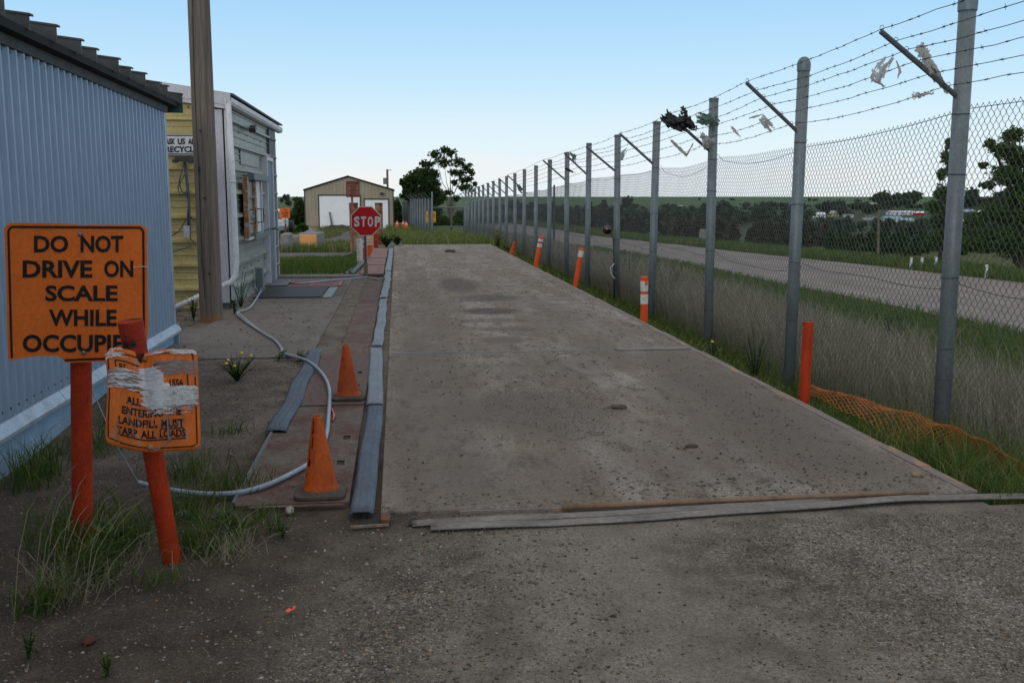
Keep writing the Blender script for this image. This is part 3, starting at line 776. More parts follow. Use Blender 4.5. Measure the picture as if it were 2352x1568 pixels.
# ---- yellow and grey-green metal building
BX, BY0, BY1 = -2.45, 15.06, 20.6
bl = thing('office_building', (-6, 17.8, 0), 'yellow and grey-green ribbed metal building with blue door behind the wooden pole', 'building')
def siding(name, mat, p0, d, n, L, z0, zfun, parent, skip=()):
    """horizontal ribbed siding from p0 along d (unit) for L, facing n"""
    per = .352; prof = []
    z = z0
    while z < 3.9:
        prof += [(z, .0), (z + .08, .0), (z + .083, .014), (z + .098, .014), (z + .106, 0), (z + .180, 0), (z + .183, .014), (z + .198, .014), (z + .206, 0), (z + .268, .0), (z + .274, .065), (z + .312, .065), (z + .346, .002)]
        z += per
    p0 = Vector(p0); d = Vector(d); n = Vector(n)
    segs = 1
    mb = MB()
    nu = 10
    for s_ in range(nu):
        l0, l1 = L * s_ / nu, L * (s_ + 1) / nu
        pa, pb = p0 + d * l0, p0 + d * l1
        za, zb = zfun(pa), zfun(pb)
        vs = []; fs = []
        for (zz, o_) in prof:
            vs += [(*(pa + n * o_).xy, min(zz, za)), (*(pb + n * o_).xy, min(zz, zb))]
        for i in range(len(prof) - 1): fs.append((2 * i, 2 * i + 1, 2 * i + 3, 2 * i + 2))
        mb.add(vs, fs)
    return mb.build(name, mat, parent)
ridx, ridz = -6.9, 3.68
def roofz(p): return 3.02 + (ridz - 3.02) * (1 - abs(p[0] - ridx) / (BX - ridx)) if True else 0
siding('end_wall', M['yellow'], (-11.3, BY0, 0), (1, 0, 0), (0, -1, 0), 11.3 - 2.72, -.02, roofz, bl)
siding('side_wall', M['greysiding'], (BX, BY0 + .0, 0), (0, 1, 0), (1, 0, 0), BY1 - BY0, -.02, lambda p: 3.0, bl)
mb = MB(); mb.bb((-11.3, BY0 + .05, -.2), (BX - .05, BY1 - .02, 3.0)); mb.build('core_wall', M['greysiding'], bl)
o = MB().bb((BX - .03, BY0, -.15), (BX + .045, BY1 + .02, .06)).build('footing', M['concrete_block'], bl, bevel=.01)
# roof slabs
mb = MB()
for sx in (1, -1):
    xe = ridx + sx * (BX - ridx + .14)
    ze = 3.02 - .14 * (ridz - 3.02) / (BX - ridx) + .06
    poly = [(ridx, BY0 - .12, ridz + .06), (xe, BY0 - .12, ze), (xe, BY0 - .12, ze + .03), (ridx, BY0 - .12, ridz + .09)]
    mb.prism(poly if sx > 0 else poly[::-1], (0, 0, 0), (0, BY1 - BY0 + .7, 0))
rf2 = mb.build('roof', M['roofrib'], bl)
mb = MB()
for sx in (1, -1):
    xe = ridx + sx * (BX - ridx + .10)
    poly = [(ridx, BY0 - .14, ridz - .09), (xe, BY0 - .14, 3.02 - .10), (xe, BY0 - .14, 3.02 + .07), (ridx, BY0 - .14, ridz + .08)]
    mb.prism(poly if sx > 0 else poly[::-1], (0, 0, 0), (0, .018, 0))
    poly = [(ridx, BY0 - .125, ridz - .14), (xe - sx * .06, BY0 - .125, 3.02 - .15), (xe - sx * .06, BY0 - .125, 3.02 - .09), (ridx, BY0 - .125, ridz - .08)]
    mb.prism(poly if sx > 0 else poly[::-1], (0, 0, 0), (0, .07, 0))
mb.build('fascia', M['trim'], rf2)
mb = MB()
gx = BX + .07
mb.prism([(gx - .05, BY0 - .15, 3.02), (gx - .05, BY0 - .15, 2.92), (gx + .03, BY0 - .15, 2.93), (gx + .05, BY0 - .15, 2.97), (gx + .05, BY0 - .15, 3.03), (gx + .04, BY0 - .15, 3.03), (gx + .04, BY0 - .15, 2.975), (gx - .03, BY0 - .15, 2.94), (gx - .03, BY0 - .15, 3.02)], (0, 0, 0), (0, 6.45, 0))
mb.build('gutter', M['white'], rf2)
mb = MB()
for k in range(18): MB().bb((gx - .10, BY0 + .1 + .34 * k, 3.085), (gx + .02, BY0 + .15 + .34 * k, 3.11)).build('roof_rib', M['galv_dark'], rf2)
# trims, downpipe
mb = MB(); mb.bb((-2.735, BY0 - .045, .06), (-2.49, BY0 + .0, 2.87)); mb.build('corner_panel', M['trim'], bl, bevel=.004)
mb = MB(); mb.bb((BX - .02, BY0 - .03, .1), (BX + .05, BY0 + .04, 2.92)); mb.build('corner_trim', M['white'], bl, bevel=.006)
mb = MB(); mb.bb((BX - .01, BY1 - .05, .0), (BX + .052, BY1 + .03, 2.95)); mb.build('far_corner_trim', M['trim'], bl, bevel=.004)
pts = [yp(524, 240, 14.93), yp(535, 420, 14.93), yp(543, 600, 14.93), yp(541, 632, 14.92), yp(530, 648, 14.9), yp(508, 658, 14.86), yp(455, 682, 14.75), yp(398, 708, 14.6)]
mb = MB(); mb.tube([tuple(p) for p in pts], .042, 10); mb.tube([tuple(pts[1] + np.array([0, 0, .0])), tuple(pts[1] + np.array([0, 0, .03]))], .046, 10)
mb.build('downpipe', M['white'], bl, smooth=True)
# security shutter on the side wall
sx_ = BX + .072
sw = thing('x', (0, 0, 0), None, None); bpy.data.objects.remove(sw)
fr = MB(); fr.bb((sx_, 15.95, .98), (sx_ + .07, 16.10, 1.93)); fo = fr.build('window', M['rustframe'], bl)
for (a, c, mname, nm, z0, z1, d) in ((16.95, 17.12, 'rustframe', 'mullion', 1.03, 1.88, .05), (17.2, 17.62, 'white', 'sliding_sash', 1.03, 1.88, .035), (17.75, 17.83, 'trim', 'jamb', .99, 1.92, .05)):
    MB().bb((sx_ - .005, a, z0), (sx_ + d, c, z1)).build(nm, M[mname], fo, bevel=.004)
MB().bb((sx_ - .004, 16.10, 1.03), (sx_ + .002, 16.95, 1.86)).build('pane', M['greysiding'], fo)
mb = MB()
for z in (1.28, 1.60): mb.bb((sx_ - .004, 16.10, z), (sx_ + .045, 16.95, z + .035))
mb.build('glazing_bar', M['galv'], fo)
MB().bb((sx_, 16.55, 1.89), (sx_ + .10, 18.55, 1.99)).build('top_rail', M['galv'], fo, bevel=.004)
MB().bb((sx_, 16.6, .92), (sx_ + .09, 18.55, 1.02)).build('bottom_rail', M['galv'], fo, bevel=.004)
MB().bb((sx_, 15.97, .94), (sx_ + .06, 16.6, .98)).build('sill', M['trim'], fo)
for y in (16.4, 17.35):
    MB().tube([(sx_ + .03, y - .12, 1.42), (sx_ + .12, y, 1.41), (sx_ + .12, y, 1.20), (sx_ + .03, y - .12, 1.19)], .011, 6).build('pull_handle', M['tin'], fo, smooth=True)
MB().tube([(sx_ + .05, 17.9, 1.02), (sx_ + .10, 18.3, 1.06), (sx_ + .12, 18.5, 1.04)], .014, 6).build('latch', M['tin'], fo)
# patched panel above the window, with rivets
mb = MB(); mb.bb((BX + .016, 16.2, 2.13), (BX + .021, 18.3, 2.36)); mb.build('patch_panel', M['greysiding'], bl)
mb = MB()
for k in range(20): mb.box((BX + .022, 16.25 + k * .107, 2.34), (.008, .022, .016))
for k in range(24): mb.box((BX + .016, 15.3 + (k % 6) * .85, .50 + (k // 6) * .704), (.016, .02, .02))
mb.build('screws', M['tin'], bl)['kind'] = 'stuff'
# door
dr = MB().bb((BX + .01, 18.78, .04), (BX + .085, 19.56, 2.28)).build('door', M['doorblue'], bl)
mb = MB(); mb.bb((BX + .0, 18.70, .03), (BX + .11, 18.78, 2.28)); mb.bb((BX + .0, 19.56, .03), (BX + .11, 19.64, 2.28)); mb.bb((BX, 18.70, 2.28), (BX + .113, 19.64, 2.345)); mb.build('door_frame', M['trim'], dr)
MB().tube([(BX + .07, 19.46, 1.02), (BX + .16, 19.46, 1.02), (BX + .16, 19.34, 1.02)], .018, 8).build('handle', M['galv_dark'], dr)
mb = MB()
for k in range(8): mb.bb((BX + .0, 19.68, .25 + k * .352), (BX + .07, 20.55, .29 + k * .352))
mb.bb((BX - .01, 19.66, .0), (BX + .047, 20.56, 2.9))
mb.build('dark_end_bay', M['galv_dark'], bl)
# service box with conduit, small dark camera box high on the wall
sb = MB().bb((BX + .05, 17.12, .10), (BX + .17, 17.28, .42)).build('service_box', M['galv'], bl, bevel=.006)
MB().tube([(BX + .11, 17.2, .10), (BX + .11, 17.2, -.0)], .04, 10).build('conduit', M['hose'], sb)
MB().box((BX + .13, 16.9, 2.72), (.10, .16, .07), Matrix.Rotation(R(25), 3, 'X')).build('wall_fixture', M['tin'], bl)
# electric mast and cables on the yellow wall
em = thing('electric_mast', tuple(yp(432, 540, 14.98)), 'grey service cables and small box on the yellow wall under the white sign', 'cables')
pts = [yp(x, y, 14.95) for x, y in ((424, 372), (430, 420), (434, 470), (433, 535))]
MB().tube([tuple(p) for p in pts], .022, 8).build('conduit', M['cable'], em, smooth=True)
mb = MB()
for P_ in ([(422, 375), (411, 420), (418, 440), (432, 452)], [(430, 440), (414, 450), (408, 430), (425, 400)], [(434, 452), (430, 500), (412, 530), (390, 545)], [(436, 470), (437, 520), (438, 550), (446, 556)], [(440, 565), (420, 572), (390, 580)]):
    mb.tube([tuple(yp(x, y, 14.90)) for x, y in P_], .010, 6)
mb.build('cable', M['cable'], em, smooth=True)
a = yp(430, 532, 14.93); MB().box(tuple(a), (.09, .07, .17)).build('junction_box', M['trim'], em, bevel=.006)
a = yp(424, 366, 14.93); mb = MB(); mb.box(tuple(a), (.26, .07, .06)); mb.lathe((a[0] - .12, a[1] - .06, a[2] - .03), [(0, -.03), (.045, -.02), (.045, .02), (0, .04)], 10); mb.lathe((a[0] + .10, a[1] - .06, a[2] - .03), [(0, -.03), (.045, -.02), (.045, .02), (0, .04)], 10); mb.build('bracket', M['tin'], em)

# ---- beige garage
gy = 90.0; zg = -1.22
def Px(x): return float(yp(x, 452, gy)[0])
def Pz(y): return float(yp(800, y, gy)[2])
gx0, gx1, gxm = Px(700), Px(903), Px(800)
ga = thing('garage', ((gx0 + gx1) / 2, gy, zg), 'beige ribbed steel garage with two white overhead doors at the end of the yard', 'garage')
zE, zR = Pz(438), Pz(407)
mb = MB(); k = 0; x = gx0; vs = []; fs = []; cols_ = []
while x < gx1 - .01:
    for (d, o_) in ((0, 0), (.20, 0), (.23, .03), (.28, .03)): cols_.append((min(x + d, gx1), o_))
    x += .31
cols_.append((gx1, 0))
for (x, o_) in cols_:
    zz = zE + (zR - zE) * (1 - abs(x - gxm) / (gx1 - gxm)); vs += [(x, gy - o_, zg), (x, gy - o_, zz)]
for i in range(len(cols_) - 1): fs.append((2 * i, 2 * i + 2, 2 * i + 3, 2 * i + 1))
mb.add(vs, fs); mb.build('front_wall', M['garage'], ga)
MB().bb((gx0, gy + .02, zg - .3), (gx1, gy + 12, zE)).build('wall', M['garage'], ga)
mb = MB()
for sx, xe in ((1, gx1 + .12), (-1, gx0 - .12)):
    poly = [(gxm, gy - .16, zR + .02), (xe, gy - .16, zE - .02), (xe, gy - .16, zE + .12), (gxm, gy - .16, zR + .15)]
    mb.prism(poly if sx > 0 else poly[::-1], (0, 0, 0), (0, 12.4, 0))
mb.build('roof', M['roofdark'], ga)
mb = MB(); mb.bb((gx1 - .02, gy - .08, zg), (gx1 + .06, gy + .1, zE)); mb.bb((gx0 - .06, gy - .08, zg), (gx0 + .02, gy + .1, zE)); mb.build('corner_trim', M['tin'], ga)
for (x0, x1, yt) in ((733, 826, 450), (838, 891, 459)):
    a, c, zz = Px(x0), Px(x1), Pz(yt)
    d = MB(); n = 6
    for k in range(n):
        z0 = zg + (zz - zg) * k / n; z1 = zg + (zz - zg) * (k + 1) / n
        d.bb((a, gy - .06, z0 + .012), (c, gy - .045, z1 - .006))
    d.bb((a, gy - .05, zg), (c, gy - .035, zz))
    do = d.build('overhead_door', M['garagedoor'], ga)
    f = MB(); f.bb((a - .10, gy - .09, zg), (a, gy - .03, zz + .10)); f.bb((c, gy - .09, zg), (c + .10, gy - .03, zz + .10)); f.bb((a - .10, gy - .093, zz), (c + .10, gy - .03, zz + .12)); f.build('door_frame', M['tin'], do)
a = yp(877, 445, gy - .2); MB().box(tuple(a), (.32, .3, .22)).build('wall_fixture', M['tin'], ga, bevel=.03)
mb = MB(); mb.tube([tuple(yp(757, 487, gy - .3)), tuple(yp(763, 522, gy - .4))], .08, 8); o = mb.build('pipe', M['galv'], smooth=True); tag(o, 'grey pipe leaning against the beige garage wall', 'pipe')

# ============================================================= LETTERING
_fc = {}
def text_local(s, bold=.02):
    k = (s, bold)
    if k in _fc: return _fc[k]
    c = bpy.data.curves.new('t', 'FONT'); c.body = s; c.offset = bold; c.resolution_u = 3; c.fill_mode = 'FRONT'
    o = bpy.data.objects.new('t', c); COL.objects.link(o)
    dg = bpy.context.evaluated_depsgraph_get(); me = bpy.data.meshes.new_from_object(o.evaluated_get(dg))
    V = np.array([v.co[:2] for v in me.vertices]); Fs = [tuple(p.vertices) for p in me.polygons]
    bpy.data.objects.remove(o); bpy.data.curves.remove(c); bpy.data.meshes.remove(me)
    V = (V - V.min(0)) / (V.max(0) - V.min(0)); _fc[k] = (V, Fs); return V, Fs
def text_on(mb, s, fn, u0, u1, v0, v1, bold=.02):
    """lay text in the box (u0..u1, v0..v1) of a surface given by fn(u, v)"""
    V, Fs = text_local(s, bold)
    mb.add([fn(u0 + (u1 - u0) * a, v0 + (v1 - v0) * b_) for a, b_ in V], Fs)
def facing(Yp):
    return lambda x, y: tuple(yp(x, y, Yp))
def rrect(x0, y0, x1, y1, r, n=5):
    P_ = []
    for (cx, cy, a0) in ((x1 - r, y0 + r, -90), (x1 - r, y1 - r, 0), (x0 + r, y1 - r, 90), (x0 + r, y0 + r, 180)):
        for k in range(n + 1):
            a = R(a0 + 90 * k / n); P_.append((cx + r * math.cos(a), cy + r * math.sin(a)))
    return P_
def ring(mb, fn, outer, inner):
    n = len(outer); vs = [fn(*p) for p in outer] + [fn(*p) for p in inner]
    mb.add(vs, [(i, (i + 1) % n, n + (i + 1) % n, n + i) for i in range(n)])
def panel(mb, fn, poly, thick=.004):
    front = [Vector(fn(*p)) for p in poly]; mb.prism(front, (0, 0, 0), (0, thick, 0))

# ---- DO NOT DRIVE ON SCALE WHILE OCCUPIED
s1 = thing('warning_sign', (-1.47, 4.78, -.03), 'large square orange scale warning sign on an upright red-orange post', 'sign', 'orange signs on red-orange posts')
mb = MB(); b1 = yp(190, 1235, 4.79); t1 = yp(182, 520, 4.79)
mb.tube([(b1[0] + .005, 4.79, -.25), (b1[0], 4.79, 0), (t1[0], 4.79, 1.44)], .047, 20); mb.build('post', M['redpost'], s1, smooth=False)
fs1 = facing(4.70)
poly = [(16, 516), (24, 512), (150, 513), (190, 517), (202, 516), (325, 516), (334, 520), (337, 528), (338, 600), (339, 690), (341, 740), (336, 800), (333, 818), (322, 826), (240, 830), (152, 833), (144, 824), (132, 817), (80, 818), (50, 822), (26, 828), (18, 822), (14, 640), (9, 524)]
mb = MB(); panel(mb, fs1, poly, .004); mb.build('sign_panel', M['orange_sign'], s1)
fs1f = facing(4.697)
mb = MB()
outer = [(30, 521), (320, 522), (330, 530), (331, 740), (330, 812), (150, 828), (144, 820), (152, 818)]
segs_ = [((26, 521), (322, 523)), ((329, 531), (331, 812)), ((19, 530), (27, 822)), ((148, 827), (322, 820))]
def bar2(mb, fn, p, q, wd):
    d = Vector((q[0] - p[0], q[1] - p[1])).normalized(); n_ = Vector((-d.y, d.x)) * wd / 2
    mb.add([fn(p[0] + n_.x, p[1] + n_.y), fn(q[0] + n_.x, q[1] + n_.y), fn(q[0] - n_.x, q[1] - n_.y), fn(p[0] - n_.x, p[1] - n_.y)], [(0, 1, 2, 3)])
for p, q in segs_: bar2(mb, fs1f, p, q, 5)
bar2(mb, fs1f, (322, 523), (329, 531), 5); bar2(mb, fs1f, (26, 521), (19, 530), 5)
mb.build('border', M['blacklet'], s1)
mb = MB()
for (s_, x0, x1, yt, yb) in (('DO', 78, 157, 541, 580), ('NOT', 185, 283, 541, 580), ('DRIVE', 52, 212, 598, 638), ('ON', 239, 306, 598, 637), ('SCALE', 104, 270, 655, 692), ('WHILE', 112, 268, 711, 749), ('OCCUPIED', 52, 326, 768, 809)):
    text_on(mb, s_, fs1f, x0, x1, yb, yt, .030)
mb.build('lettering', M['blacklet'], s1)
for (x, y) in ((197, 571 - 3), (205, 858 - 28)):
    pass
for (x, y) in ((184, 538), (192, 810)):
    c = yp(x, y, 4.695); MB().lathe(tuple(c), [(.0, .009), (.006, .008), (.010, .003), (.011, 0)], 14, Matrix.Rotation(R(90), 3, 'X')).build('bolt', M['galv'], s1, smooth=True)
mb = MB(); ws_ = [(306, 614), (330, 612), (339, 613)]
mb.tube([tuple(yp(x, y, 4.69)) for x, y in ws_], .0018, 5); mb.build('wire_tie', M['trim'], s1)

# ---- bent, taped sign on the leaning post
s2 = thing('warning_sign', (-1.06, 4.45, -.03), 'bent orange landfill sign wrapped in shredded silver tape on a leaning post', 'sign', 'orange signs on red-orange posts')
def pq(y):          # post axis at pixel row y
    x = 392 + (300 - 392) * (1270 - y) / 530.0; Yd = 4.45 - .10 * (1270 - y) / 530.0; return yp(x, y, Yd)
mb = MB(); rows = [1330, 1270, 1150, 1040, 900, 800]
mb.tube([tuple(pq(y)) for y in rows], [.042, .042, .042, .043, .046, .048], 20); mb.build('post', M['redpost'], s2)
mb = MB(); mb.tube([tuple(pq(y)) for y in (835, 800, 760, 737)], [.0485, .0500, .0515, .0525], 20); mb.build('scraped_post_top', M['redpost_burnt'], s2)
def fs2(off=0.0):
    def fn(x, y):
        u = (x - 240) / 220.0; v = (y - 800) / 235.0
        Yd = 4.30 - .010
        Yd += .055 * math.exp(-((u - .40) / .10) ** 2) * (1 - v) ** 1.2       # crease, pushed back at the top
        Yd += -.045 * max(0, .18 - u) * 2.5 - .03 * math.sin(max(0, min(1, v)) * math.pi) * .5
        Yd += .05 * max(0, u - .75) * (1 - v)
        return tuple(yp(x, y, Yd - off))
    return fn
def edge_l(v): return 239 + 9 * v + 5 * math.sin(v * 5) + (6 if v < .03 else 0)
def edge_r(v): return 453 + 9 * v - (3 if v > .95 else 0)
def edge_t(u): return 801 + 9 * math.exp(-((u - .40) / .13) ** 2) + 4 * u * 0 - 2 * math.exp(-((u - .12) / .1) ** 2) + 2 * u + 9 * max(0, .04 - u) / .04 + 7 * max(0, u - .96) / .04
def edge_b(u): return 1018 + 20 * math.sin(min(1, u * 1.9 + .0) * math.pi / 2) - 10 * max(0, u - .5) * 1.3 - 7 * max(0, u - .96) / .04 - 6 * max(0, .04 - u) / .04
mb = MB(); f0 = fs2()
def gfn(u, v):
    x = edge_l(v) * (1 - u) + edge_r(v) * u; y = edge_t(u) * (1 - v) + edge_b(u) * v; return f0(x, y)
mb.grid(gfn, 44, 30); mb.build('sign_panel', M['orange_worn'], s2, smooth=True, solid=.003)
f1 = fs2(.004)
def uvp(u, v, f=f1):
    x = edge_l(v) * (1 - u) + edge_r(v) * u; y = edge_t(u) * (1 - v) + edge_b(u) * v; return f(x, y)
mb = MB()
def pathbar(mb, uv, wd, f=f1, n=10):
    Q = []
    for p, q in zip(uv[:-1], uv[1:]):
        for k in range(n): Q.append((p[0] + (q[0] - p[0]) * k / n, p[1] + (q[1] - p[1]) * k / n))
    Q.append(uv[-1]); vs = []
    for i, q in enumerate(Q):
        a = Q[max(i - 1, 0)]; c = Q[min(i + 1, len(Q) - 1)]; d = Vector((c[0] - a[0], c[1] - a[1])).normalized(); n_ = Vector((-d.y, d.x)) * wd / 2
        vs += [uvp(q[0] + n_.x, q[1] + n_.y, f), uvp(q[0] - n_.x, q[1] - n_.y, f)]
    mb.add(vs, [(2 * i, 2 * i + 1, 2 * i + 3, 2 * i + 2) for i in range(len(Q) - 1)])
for uv in ([(.06, .04), (.40, .055), (.46, .05)], [(.56, .035), (.93, .035), (.95, .06), (.95, .12)], [(.03, .08), (.02, .22)], [(.965, .27), (.96, .94), (.93, .965), (.55, .965), (.2, .955), (.04, .93)], [(.02, .40), (.03, .93)],
           [(.10, .19), (.10, .12), (.24, .125), (.36, .14)], [(.10, .33), (.10, .37), (.35, .405), (.40, .40)], [(.52, .14), (.87, .13), (.87, .15)], [(.88, .24), (.885, .39), (.79, .39)],
           [(.58, .775), (.83, .775)], [(.12, .868), (.40, .885), (.85, .878)]):
    pathbar(mb, uv, .013)
mb.build('border', M['blacklet'], s2)
mb = MB()
for (s_, u0, u1, v0, v1) in (('BY', .14, .22, .19, .15), ('1556', .68, .83, .365, .29), ('ALL', .205, .37, .545, .468), ('CU', .41, .50, .545, .468), ('ENTERING', .165, .605, .655, .575), ('THE', .66, .805, .648, .570), ('LANDFILL', .13, .55, .76, .68), ('MUST', .585, .83, .765, .685), ('TARP', .12, .335, .865, .785), ('ALL', .37, .535, .868, .787), ('LOADS', .57, .845, .865, .785)):
    text_on(mb, s_, uvp, u0, u1, v0, v1, .034)
mb.build('lettering', M['blacklet'], s2)
f2 = fs2(.007); f3 = fs2(.010)
pg_ = [(.355, .17), (.42, .19), (.50, .155), (.56, .20), (.62, .25), (.60, .30), (.69, .35), (.66, .40), (.80, .44), (.97, .47), (.97, .535), (.82, .545), (.72, .57), (.66, .60), (.58, .56), (.50, .575), (.47, .50), (.44, .42), (.41, .33), (.375, .25)]
mb = MB(); cen = (.56, .40); vs = [uvp(*cen, fs2(.0055))]; nr = 8
Qp = []
for p, q in zip(pg_, pg_[1:] + pg_[:1]):
    for k in range(3): Qp.append((p[0] + (q[0] - p[0]) * k / 3 + .006 * math.sin(len(Qp) * 2.3), p[1] + (q[1] - p[1]) * k / 3 + .008 * math.sin(len(Qp) * 1.7)))
for r_ in range(1, nr + 1):
    for p in Qp: vs.append(uvp(cen[0] + (p[0] - cen[0]) * r_ / nr, cen[1] + (p[1] - cen[1]) * r_ / nr, fs2(.0055)))
m_ = len(Qp); fs = [(0, 1 + k, 1 + (k + 1) % m_) for k in range(m_)]
for r_ in range(nr - 1): fs += [(1 + r_ * m_ + k, 1 + (r_ + 1) * m_ + k, 1 + (r_ + 1) * m_ + (k + 1) % m_, 1 + r_ * m_ + (k + 1) % m_) for k in range(m_)]
mb.add(vs, fs); mb.build('tape_patch', weathered('torn_white_tape', (.86, .86, .87), (.50, .49, .48), .5, 0, 25, .50, .66, .3, .5, (1, 1, 7)), s2, smooth=True)
rg = random.Random(5)
def shreds(n, region, mat, f, name, wmax=.012, lmin=.04, lmax=.22):
    mb = MB(); k = 0
    while k < n:
        u = rg.random(); v = rg.random()
        if not region(u, v): continue
        L = rg.uniform(lmin, lmax); w_ = rg.uniform(.003, wmax); sl_ = rg.uniform(-.06, .06); m_ = 6; vs = []
        for i in range(m_ + 1):
            uu = min(.995, max(.005, u + L * (i / m_ - .5))); vv = v + sl_ * L * (i / m_ - .5) + .004 * math.sin(i * 2.1 + k); hw = w_ * (1 - abs(i / m_ * 2 - 1) ** 2) / 2 + .0008
            vs += [uvp(uu, vv - hw, f), uvp(uu, vv + hw, f)]
        mb.add(vs, [(2 * i, 2 * i + 1, 2 * i + 3, 2 * i + 2) for i in range(m_)]); k += 1
    mb.build(name, mat, s2)
shreds(110, lambda u, v: u < .42 and .21 < v < .385, M['tape_grey'], f2, 'tape')
shreds(60, lambda u, v: u < .40 and .20 < v < .40, M['tape'], f3, 'tape')
def core(u, v): return (.36 + .10 * v < u < .56 + .25 * max(0, v - .2) and .16 < v < .56)
shreds(330, core, M['tape'], f2, 'tape', .02, .03, .15)
shreds(110, core, M['white'], f3, 'tape', .012, .03, .13)
shreds(240, lambda u, v: .5 < u < .97 and .36 < v < .545, M['tape'], f3, 'tape', .010)
shreds(120, lambda u, v: .5 < u < .97 and .36 < v < .57, M['tape_grey'], f2, 'tape', .012)
shreds(90, lambda u, v: .55 < u < .99 and .10 < v < .24, M['tape_grey'], f2, 'tape', .010)
shreds(40, lambda u, v: (u < .15 and v < .09) or (.45 < u < .99 and v < .035), M['white'], f3, 'tape', .012)
shreds(50, lambda u, v: .45 < u < .9 and .54 < v < .63, M['tape'], f2, 'tape', .006, .03, .12)
mb = MB()          # cracks in the film: thin pale lines running down the face
for k in range(34):
    u = rg.uniform(.04, .95); v = rg.uniform(.42, .8); uv = [(u, v)]
    for i in range(rg.randint(3, 6)): u += rg.uniform(-.022, .022); v += rg.uniform(.02, .07); uv.append((max(.02, min(.97, u)), min(.97, v)))
    pathbar(mb, uv, rg.uniform(.002, .005), f2, 2)
pathbar(mb, [(.66, .56), (.655, .70), (.66, .82), (.67, .9)], .018, f2, 6)
pathbar(mb, [(.70, .86), (.62, .93), (.55, .975), (.44, .95)], .014, f2, 6)
mb.build('cracked_film', M['tape_grey'], s2)
for (u, v) in ((.435, .065), (.47, .955)):
    c = Vector(uvp(u, v, fs2(.006))); MB().lathe(tuple(c), [(.0, .010), (.006, .009), (.008, .003), (.014, .002), (.014, 0)], 14, Matrix.Rotation(R(90), 3, 'X')).build('bolt', M['rustframe'], s2, smooth=True)

# ---- recycling sign on the yellow wall
rs = thing('wall_sign', tuple(yp(430, 357, 15.0)), 'white sign with black border on the yellow wall, half behind the wooden pole', 'sign')
fr_ = facing(14.985)
mb = MB(); panel(mb, fr_, rrect(372, 308, 484, 357, 4), .01); mb.build('sign_panel', M['white'], rs)
fb = facing(14.975); mb = MB(); ring(mb, fb, rrect(374, 310, 482, 355, 3), rrect(376, 312.2, 480, 352.8, 3)); mb.build('border', M['blacklet'], rs)
mb = MB(); text_on(mb, 'ASK', fb, 379, 402, 332, 318, .03); text_on(mb, 'US', fb, 408, 425, 332, 318, .03); text_on(mb, 'ABOUT', fb, 432, 471, 332, 318, .03); text_on(mb, 'RECYCLING', fb, 380, 476, 350, 336, .03); mb.build('lettering', M['blacklet'], rs)

# ---- stop sign
ss = thing('stop_sign', (-.67, 20.5, 0), 'red octagonal STOP sign on a perforated steel post in front of the garage', 'stop sign')
cS = yp(840.5, 508, 20.42); Rr = 33.2 * 20.42 / 2270 / math.cos(R(22.5))
def octo(r, Yd): return [(cS[0] + r * math.cos(R(22.5 + 45 * k)), Yd, cS[2] + r * math.sin(R(22.5 + 45 * k))) for k in range(8)]
mb = MB(); mb.prism(octo(Rr, 20.42), (0, 0, 0), (0, .006, 0)); mb.build('sign_panel', M['whiteband'], ss)
mb = MB(); mb.add(octo(Rr * .945, 20.416), [tuple(range(8))]); mb.build('red_face', M['stopred'], ss)
mb = MB(); fS = facing(20.412); 
for (c_, a, d) in (('S', 813, 826), ('T', 829, 841), ('O', 844.5, 857), ('P', 861, 873)): text_on(mb, c_, fS, a, d, 521, 497, .045)
mb.build('lettering', M['whiteband'], ss)
bx = float(yp(839, 560, 20.46)[0]); zb_ = float(yp(839, 540, 20.46)[2])
mb = MB(); mb.bb((bx - .026, 20.43, .12), (bx + .026, 20.475, zb_ + .25)); po = mb.build('post', M['galv_dark'], ss)
mb = MB()
for k in range(30): mb.box((bx, 20.428, .2 + k * .028), (.012, .006, .012))
mb.build('holes', M['black'], po)
MB().bb((bx - .045, 20.42, -.05), (bx + .04, 20.50, .27)).build('timber_stub', M['wood_old'], ss, bevel=.004)
MB().box((bx + .16, 20.45, .03), (.22, .06, .04), Matrix.Rotation(R(8), 3, 'Z')).build('rust_fragment', M['rust'], ss)

# ---- USE EXTREME CAUTION sign
us = thing('warning_sign', tuple(yp(808, 560, 30.2)), 'faded red rectangular caution sign standing high above the stop sign', 'sign')
fU = facing(30.0); mb = MB(); panel(mb, fU, rrect(795, 416, 826, 453, 2), .01); mb.build('sign_panel', M['pinksign'], us)
fU2 = facing(29.98); mb = MB(); ring(mb, fU2, rrect(795.3, 416.3, 825.7, 452.7, 2), rrect(796.8, 417.8, 824.2, 451.2, 1.5))
for i, (s_, a, d) in enumerate((('USE EXTREME', 797.5, 823.5), ('CAUTION', 802, 819.5), ('WHEN', 805, 817), ('DUMPING', 802, 820), ('NEAR', 805.5, 816), ('COMPACTOR', 799, 823))):
    text_on(mb, s_, fU2, a, d, 422.8 + i * 5.5, 419 + i * 5.5, .02)
mb.build('lettering', M['darkred'], us)
mb = MB(); a = yp(808.5, 452, 30.05); c = yp(808.5, 560, 30.05); mb.bb((a[0] - .03, 30.04, -.5), (a[0] + .03, 30.10, a[2] + .1)); mb.build('post', M['pinksign'], us)

